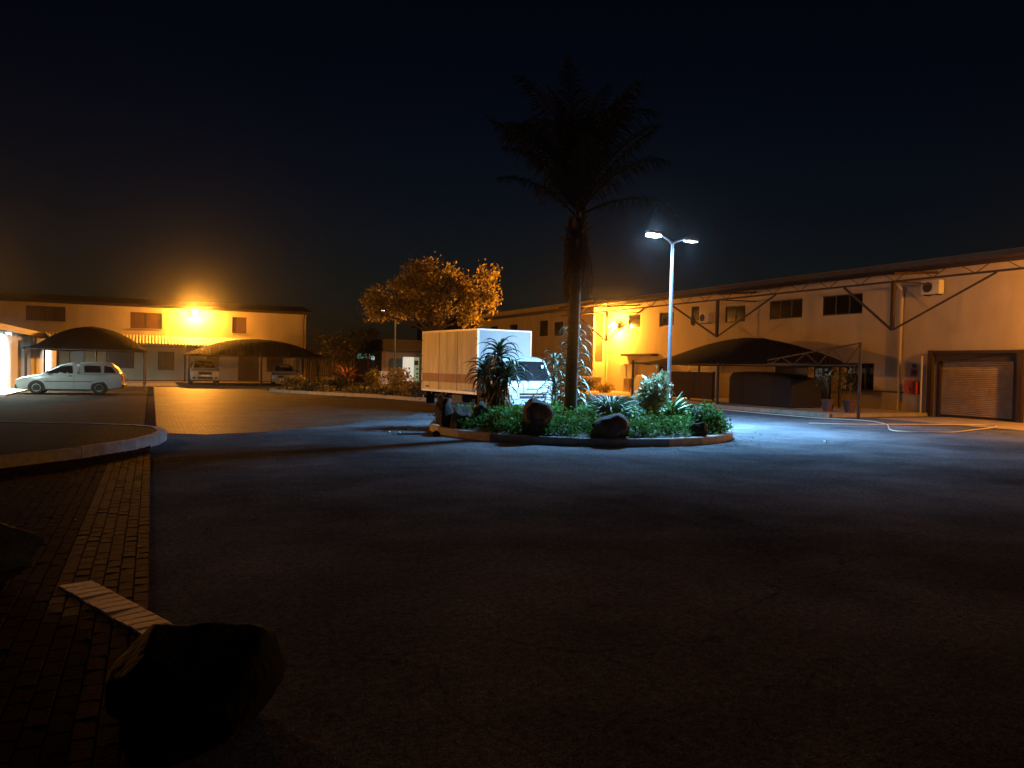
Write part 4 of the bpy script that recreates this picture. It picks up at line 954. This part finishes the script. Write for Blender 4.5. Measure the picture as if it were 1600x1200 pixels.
# --- island planting
def lz(lat, dep):
    x, y = LD(lat, dep); return mound(min(IR - .12, math.hypot(x - IC[0], y - IC[1])))
spiky('blue_grass_clump', 'bushy blue-green spiky clump on the island between palm and bush', 2.38, 18.5, 'grass_leaf', 250, .95, .042, 1.2, 1.0, z=lz(2.38, 18.5), spread=lambda t: -.35 + 1.05 * t)
spiky('agave', 'agave rosette at the foot of the near pole lamp', 4.15, 20.2, 'agave_leaf', 60, .85, .10, 1.15, .55, z=lz(4.15, 20.2), spread=lambda t: -.3 + 1.0 * t)
shrub('variegated_bush', 'upright variegated bush beside the near lamp pole', 3.52, 19.5, 1.22, .42, 1500, .13, 'var_leaf', z=lz(3.52, 19.5), cat='bush')
# tree aloes
def aloe(name, label, lat, dep, heads, m='aloe_leaf', skirt=True, L=.75, wd=.085, group='tree aloes', n=42, zb=None):
    x, y = LD(lat, dep); z0 = lz(lat, dep) if zb is None else zb
    t = thing(name, label, 'aloe', (x, y, z0), group=group)
    up = [blade_mesh('leaf', m, L * f, wd, d, 8, .95) for f, d in ((1, 1.5), (.9, 1.9), (1.05, 2.2))]
    dead = [blade_mesh('dead_leaf', 'dead', L * .8, wd * .8, 1.0, 6, -.5)]
    for hx, hy, hz in heads:
        hx, hy = LD(hx, hy)
        MB().tube([(0, 0, -.15), (hx * .35, hy * .35, hz * .45), (hx, hy, hz)], [.11, .085, .07], 9).build('stem', 'bark', t, 40)
        for i in range(n):
            a = i * 2.39996; tt = (i + .5) / n
            link('leaf', up[i % 3], t, (hx + .04 * math.cos(a), hy + .04 * math.sin(a), hz + .12 - .28 * tt), (0, -.45 + 1.15 * tt + random.uniform(-.12, .12), a), random.uniform(.85, 1.12))
        if skirt:
            for i in range(36):
                a = i * 2.39996; f = random.uniform(.25, .9)
                link('dead_leaf', dead[0], t, (hx * f + .06 * math.cos(a), hy * f + .06 * math.sin(a), hz * f), (0, random.uniform(-.1, .6), a), random.uniform(.7, 1.1))
    return t
aloe('tree_aloe', 'tree aloe with dead leaf skirt in front of the box truck', -.42, 20.4, [(.08, 0, 1.68), (-.30, .2, 1.15), (.32, -.1, 1.12)], n=34)
def tall_aloe(label, lat, dep, z1, L, n):
    x, y = LD(lat, dep); z0 = lz(lat, dep); t = thing('tall_aloe', label, 'aloe', (x, y, z0), group='tree aloes')
    MB().tube([(0, 0, -.1), (.03, 0, z1 * .5), (0, .02, z1)], [.10, .08, .05], 9).build('stem', 'bark', t, 40)
    ms = [blade_mesh('leaf', 'aloe_leaf', L * f, .07, d, 9, .9) for f, d in ((1, 2.2), (.9, 2.6), (1.1, 2.0))]
    for i in range(n):
        a = i * 2.39996; tt = i / (n - 1)
        link('leaf', ms[i % 3], t, (.05 * math.cos(a), .05 * math.sin(a), .35 + (z1 - .35) * tt), (0, .35 - .55 * tt + random.uniform(-.15, .15), a), random.uniform(.85, 1.1) * (1.05 - .3 * tt))
tall_aloe('tall drooping aloe right behind the palm trunk', 1.66, 21.3, 2.35, .82, 110)
tall_aloe('shorter drooping aloe between the palm and the box truck', 1.25, 22.9, 1.75, .7, 60)
# ground cover
q = MB(); c = []
for k in range(560):
    a = random.uniform(0, 2 * math.pi); r_ = (IR - .27) * math.sqrt(random.random()); h = random.uniform(.12, .28)
    c.append((IC[0] + r_ * math.cos(a), IC[1] + r_ * math.sin(a), mound(r_) + h * .6, .26, .26, h * .75))
foliage(q, c, 48000, .08, .5); tag(q.build('island_ground_cover', 'cover_leaf'), 'dense low green ground cover across the traffic island', 'ground cover', kind='stuff')
# boulders on the island
def isl_rock(label, lat, dep, dims, seed, m='rock', dz=-.05, tilt=0):
    x, y = LD(lat, dep); boulder('boulder', label, (x, y, lz(lat, dep) + dz), dims, seed, m, tilt, seed)
isl_rock('large dark boulder in front of the box truck cab', .60, 17.0, (.42, .40, .52), 3)
isl_rock('dark boulder right of the palm at the island kerb', 2.12, 16.62, (.48, .40, .36), 5)
isl_rock('small dark boulder near the right end of the island', 4.25, 17.45, (.28, .24, .24), 8)
isl_rock('boulder half covered in greenery at the right rim of the island', 4.62, 18.75, (.42, .4, .40), 11)
isl_rock('tall narrow boulder at the left rim of the island', -1.62, 18.6, (.26, .24, .50), 14)
isl_rock('squat boulder beside the tall narrow one on the left rim', -1.18, 18.3, (.36, .34, .36), 17)
isl_rock('dark boulder left of the tree aloe stem', -.72, 18.5, (.32, .34, .40), 21)
x, y = LD(-1.72, 17.75); boulder('stone', 'small pale stone at the left foot of the island kerb', (x, y, 0), (.10, .09, .09), 31)
# fallen leaves blown against the kerbs
q = MB(); P_ = []
for k in range(420):
    a = random.uniform(0, 2 * math.pi); r_ = IR + abs(random.gauss(0, .45)) + .02; P_.append((IC[0] + r_ * math.cos(a), IC[1] + r_ * math.sin(a), .012))
for k in range(160): P_.append((random.uniform(-3, 3), random.uniform(7, 20), .036)); 
for x_, y_, z_ in P_:
    a = random.uniform(0, 6.28); l_ = random.uniform(.02, .055); c_, s_ = math.cos(a) * l_, math.sin(a) * l_
    q.add([(x_ - c_, y_ - s_, z_), (x_ + s_ * .4, y_ - c_ * .4, z_ + .008), (x_ + c_, y_ + s_, z_ + .004), (x_ - s_ * .4, y_ + c_ * .4, z_ + .01)], [(0, 1, 2, 3)])
tag(q.build('leaf_litter', 'dead'), 'dry fallen leaves scattered round the island kerb and paving', 'leaf litter', kind='stuff')
# greenery over the right boulder
q = MB(); x, y = LD(4.66, 18.55); foliage(q, [(x, y, .55, .40, .40, .30), (x + .1, y - .15, .35, .42, .40, .22)], 2200, .075, .5); tag(q.build('creeper', 'cover_leaf'), 'green creeper spilling over the boulder at the right rim', 'creeper', kind='stuff')

# --- foreground boulders and brick edging
boulder('boulder', 'large dark boulder at the left edge of the picture', (-1.38, 6.45, 0), (.78, .6, .34), 41, 'rock_moss')
boulder('boulder', 'mossy boulder at the bottom left beside the brick edging', (.17, 3.78, 0), (.43, .44, .30), 47, 'rock_moss')
ed = thing('brick_edging', 'row of pale edging bricks between the two near boulders', 'edging', (-.2, 5.9, 0))
ebm = []
for k in range(4):
    m_ = MB(); m_.bbox(-.11, .11, -.049, .049, -.08, .05 + .0015 * k, .006); ebm.append(m_.mesh('brick', 'edge_brick'))
d = Vector((.60, -1.42, 0)).normalized()
for i in range(15):
    p = Vector((-.46, 6.22, -.008)) + d * (.108 * i); link('brick', ebm[i % 4], ed, p - Vector((-.2, 5.9, 0)), (random.uniform(-.01, .01), random.uniform(-.03, .03), math.atan2(d.y, d.x) + R(90) + random.uniform(-.03, .03)))

# ================================================================== SMALL THINGS
# hose on the ground near the roller doors
def hose(label, pts, r_=.018):
    P_ = [Vector((p[0], p[1], .03)) for p in pts]; out = []
    for i in range(len(P_) - 1):
        p0, p1, p2, p3 = P_[max(i - 1, 0)], P_[i], P_[i + 1], P_[min(i + 2, len(P_) - 1)]
        for k in range(6):
            t = k / 6; out.append(.5 * ((2 * p1) + (p2 - p0) * t + (2 * p0 - 5 * p1 + 4 * p2 - p3) * t * t + (3 * p1 - p0 - 3 * p2 + p3) * t ** 3))
    out.append(P_[-1]); q = MB(); q.tube(out, r_, 6); o = q.build('hose', 'hose', None, 60); tag(o, label, 'hose')
hose('pale garden hose looping on the ground before the roller doors', [(21.6, 26.5), (21.4, 23), (21.6, 20.4), (22.3, 18.9), (21.4, 17.4), (19.7, 15.9), (19.3, 15.2), (20.3, 14.6), (22.3, 15.1), (24.6, 15.9), (24.9, 16.6), (22.6, 17.2), (20.4, 17.6), (19.0, 18.3)])
def litter(label, x, y, r_):
    o = boulder('paper_litter', label, (x, y, 0), (r_, r_, r_), int(x * 100), 'rock'); o.data.materials[0] = M['paper']; tag(o, label, 'litter', 'scraps of litter')
litter('small white scrap lying alone on the asphalt at right', 14.38, 13.33, .045)
litter('tiny pale scrap left of the island', 5.15, 17.9, .03); litter('second tiny pale scrap left of the island, nearer it', 5.35, 17.75, .03)
# fire hose cabinet, signs, air conditioners
q = thing('hose_reel_cabinet', 'red fire hose cabinet on the warehouse wall beside the roller door', 'cabinet', (WX, 21.75, 1.0), world=True)
MB().bbox(WX - .26, WX - .002, 21.45, 22.0, .85, 1.35, .02).build('case', 'red_box', q); MB().box(WX - .30, WX - .262, 21.5, 21.95, 1.22, 1.42).build('hood', 'red_box', q)
MB().box(WX - .275, WX - .262, 21.68, 21.74, 1.0, 1.1).build('handle', 'black', q)
for i, (z, s, lb) in enumerate(((2.0, .10, 'small square sign on the wall above the red cabinet'), (1.72, .16, 'dark square sign on the wall just above the red cabinet'))):
    q = thing('wall_sign', lb, 'sign', (WX, 21.75, z), world=True, group='small wall signs')
    MB().box(WX - .012, WX - .002, 21.75 - s, 21.75 + s, z - s, z + s).build('plate', 'red_box' if i else 'steel', q); MB().box(WX - .016, WX - .0125, 21.75 - s * .6, 21.75 + s * .6, z - s * .5, z + s * .5).build('print', 'ink', q)
def aircon(label, y, z, m='ac', W_=.8, H=.55):
    q = thing('air_conditioner', label, 'air conditioner', (WX, y, z), world=True, group='air conditioners on the warehouse wall')
    MB().bbox(WX - .36, WX - .06, y - W_ / 2, y + W_ / 2, z, z + H, .02).build('casing', m, q)
    r_ = MB(); r_.lathe([(.001, 0), (.2, 0), (.21, -.01)], 18, 'y'); r_.v = [(WX - .366 + p[1], y + .1 + p[0], z + H / 2 + p[2]) for p in r_.v]; r_.build('fan_grille', 'black', q)
    b_ = MB(); b_.bar((WX, y - .25, z - .03), (WX - .36, y - .25, z - .03), .04); b_.bar((WX, y + .25, z - .03), (WX - .36, y + .25, z - .03), .04); b_.build('wall_bracket', 'steel_dark', q)
aircon('air conditioner high on the wall above the red cabinet', 20.9, 4.85)
aircon('air conditioner on the warehouse wall left of the middle window', 34.75, 4.3)
q = thing('satellite_dish', 'small satellite dish on the warehouse wall beside an air conditioner', 'dish', (WX, 35.6, 4.3), world=True)
r_ = MB(); r_.lathe([(.001, .06), (.12, .05), (.24, 0), (.25, .01), (.12, .065), (.001, .075)], 18, 'y'); r_.v = [(WX - .4 + p[1], 35.6 + p[0], 4.4 + p[2]) for p in r_.v]; r_.build('dish', 'brown_panel', q)
MB().tube([(WX, 35.6, 4.3), (WX - .33, 35.6, 4.4)], .02).build('arm', 'steel_dark', q)
# things near the side lamp: cabinet, board, low wall
q = thing('meter_cabinet', 'pale meter cabinet against the lit warehouse wall', 'cabinet', (WX, 42.4, 0), world=True)
MB().bbox(WX - .4, WX - .002, 41.7, 43.0, 1.0, 1.95, .02).build('case', 'ac', q); MB().box(WX - .35, WX - .05, 42.0, 42.7, .13, 1.0).build('plinth', 'cream_low', q); MB().box(WX - .42, WX - .402, 42.3, 42.34, 1.1, 1.85).build('door_seam', 'black', q)
q = MB(); q.slab([(26.2, 38.6, .13), (26.25, 39.5, .13), (26.75, 39.5, 1.25), (26.7, 38.6, 1.25)], (.05, 0, .01)); o = q.build('leaning_board', 'ac'); tag(o, 'pale board leaning by the left end of the warehouse carport', 'board')
q = thing('low_wall', 'low cream garden wall below the side floodlight', 'wall', (25.5, 44.5, 0), world=True); MB().box(24.6, 27.18, 44.2, 44.4, 0, 1.0).build('wall', 'cream_low', q); MB().box(24.55, 27.19, 44.15, 44.45, 1.003, 1.07).build('coping', 'cream', q)
def at_shrub(label, x, y, h, r_, n, m):
    lat = x * math.cos(YAW) - y * math.sin(YAW); dep = x * math.sin(YAW) + y * math.cos(YAW); return shrub('leafy_shrub', label, lat, dep, h, r_, n, .12, m, z=0)
at_shrub('low dark shrub before the garden wall under the side floodlight', 24.4, 42.0, .9, .9, 1200, 'dark_leaf')
at_shrub('second low shrub before the garden wall, nearer the leaning board', 25.4, 41.2, .7, .7, 800, 'tree_leaf')
# potted plants in front of the glazed entrance
def potted(label, x, y, h, r_, n):
    t = thing('potted_plant', label, 'plant', (x, y, .13), group='potted plants on the walkway')
    q = MB(); q.lathe([(.001, 0), (.17, 0), (.24, .42), (.27, .43), (.27, .48), (.22, .48), (.2, .40), (.001, .40)], 16); q.build('pot', 'terracotta', t, 40)
    q = MB(); q.tube([(0, 0, .38), (.03, .02, .7), (0, 0, h * .75)], [.03, .025, .015], 6)
    for k in range(5): a = k * 2.4; q.tube([(0, 0, h * .6), (r_ * .6 * math.cos(a), r_ * .6 * math.sin(a), h * .85)], [.012, .004], 4)
    q.build('stem', 'bark', t)
    q = MB(); foliage(q, [(random.uniform(-.5, .5) * r_, random.uniform(-.5, .5) * r_, h * random.uniform(.62, 1), r_ * .4, r_ * .4, .14) for _ in range(8)], n, .11, .8); tag(q.build('foliage', 'dark_leaf', t), kind='stuff')
potted('taller of two potted plants on the walkway near the carport end post', 24.0, 22.2, 1.75, .5, 320)
potted('shorter of two potted plants on the walkway near the carport end post', 24.4, 21.5, 1.5, .4, 220)

# far gatehouse, sign, lit kiosk, fence
q = thing('gatehouse', 'dark flat-roofed gatehouse beyond the far pole lamp', 'building', (20.3, 66, 0), world=True)
MB().box(18.0, 22.4, 65.0, 69, 2.75, 3.75).build('roof', 'roof', q); MB().box(18.3, 22.0, 66.4, 68.8, 0, 2.75).build('wall', 'tan_wall', q)
MB().box(21.75, 21.95, 65.2, 65.4, 0, 2.75).build('post', 'frame_white', q); MB().box(18.2, 18.35, 65.2, 65.35, 0, 2.75).build('post', 'tan_wall', q)
q = thing('kiosk', 'brightly lit white kiosk under the gatehouse roof', 'kiosk', (20.5, 64.5, 0), world=True)
MB().bbox(19.75, 20.55, 64.2, 64.9, .0, 2.25, .03).build('case', 'lit_sign', q); MB().box(20.56, 21.05, 64.3, 64.9, .0, 2.25).build('side_case', 'lit_green', q)
MB().box(20.62, 20.98, 64.28, 64.299, 1.55, 1.95).build('screen', 'ink', q)
for z in (.45, .75, 1.15): MB().box(20.8, 20.98, 64.28, 64.299, z, z + .14).build('button', 'ink', q)
q = thing('sign_board', 'pale blue sign board behind the leafy shrub in the far bed', 'sign', (15.5, 54.5, 0), world=True)
MB().box(14.85, 16.1, 54.45, 54.52, .15, 1.1).build('panel', 'sign_board', q)
for x in (14.95, 15.95): MB().box(x, x + .06, 54.525, 54.58, 0, 1.05).build('post', 'steel', q)
for x, s in ((15.05, .14), (15.55, .10), (15.75, .07)): MB().box(x, x + s, 54.44, 54.449, .62, .62 + s * .8).build('print', 'ink', q)
for i, (x0, x1, z0, z1, lb, m) in enumerate(((17.0, 18.2, 2.05, 2.5, 'dim lit panel on the far wall left of the pole lamp', 'lit_green'), (18.3, 19.0, 1.95, 2.3, 'bright lit panel on the far wall left of the pole lamp', 'lit_sign'))):
    q = thing('lit_panel', lb, 'sign', ((x0 + x1) / 2, 70.0, z0), world=True, group='lit panels on the far wall'); MB().box(x0, x1, 69.9, 69.98, z0, z1).build('face', m, q); MB().box(x0 - .05, x1 + .05, 69.981, 70.05, z0 - .05, z1 + .05).build('case', 'steel', q)
q = thing('boundary_wall', 'dark boundary wall beyond the far bed and trees', 'wall', (17, 70.5, 0), world=True); MB().box(11.8, 27, 70.06, 70.3, 0, 2.7).build('wall', 'tan_wall', q); MB().box(11.7, 27.1, 70.02, 70.34, 2.703, 2.78).build('coping', 'tan_wall', q)
q = thing('palisade_fence', 'thin steel palisade fence right of the cream building', 'fence', (13, 66.5, 0), world=True)
for k in range(22): MB().box(11.9 + k * .16, 11.94 + k * .16, 66.5, 66.52, 0, 3.6 + .1 * (k % 2)).build('paling', 'steel_dark', q)
for z in (.5, 3.1): MB().box(11.8, 15.4, 66.52, 66.56, z, z + .05).build('rail', 'steel_dark', q)
for o in bpy.data.objects:
    if '_w' in o: del o['_w']

# ================================================================== NIGHT AIR
q = MB().box(-905, 905, -905, 905, -1.2, 11.5); hz = q.build('haze', None); tag(hz, 'thin night haze hanging over the whole yard', kind='stuff')
hm = bpy.data.materials.new('night_haze'); hm.use_nodes = True; hn = hm.node_tree.nodes; hn.remove(hn['Principled BSDF'])
pv = hn.new('ShaderNodeVolumePrincipled'); pv.inputs['Color'].default_value = (.95, .96, 1, 1); pv.inputs['Density'].default_value = .0006; pv.inputs['Anisotropy'].default_value = .98
hm.node_tree.links.new(pv.outputs[0], hn['Material Output'].inputs['Volume']); hz.data.materials.append(hm)
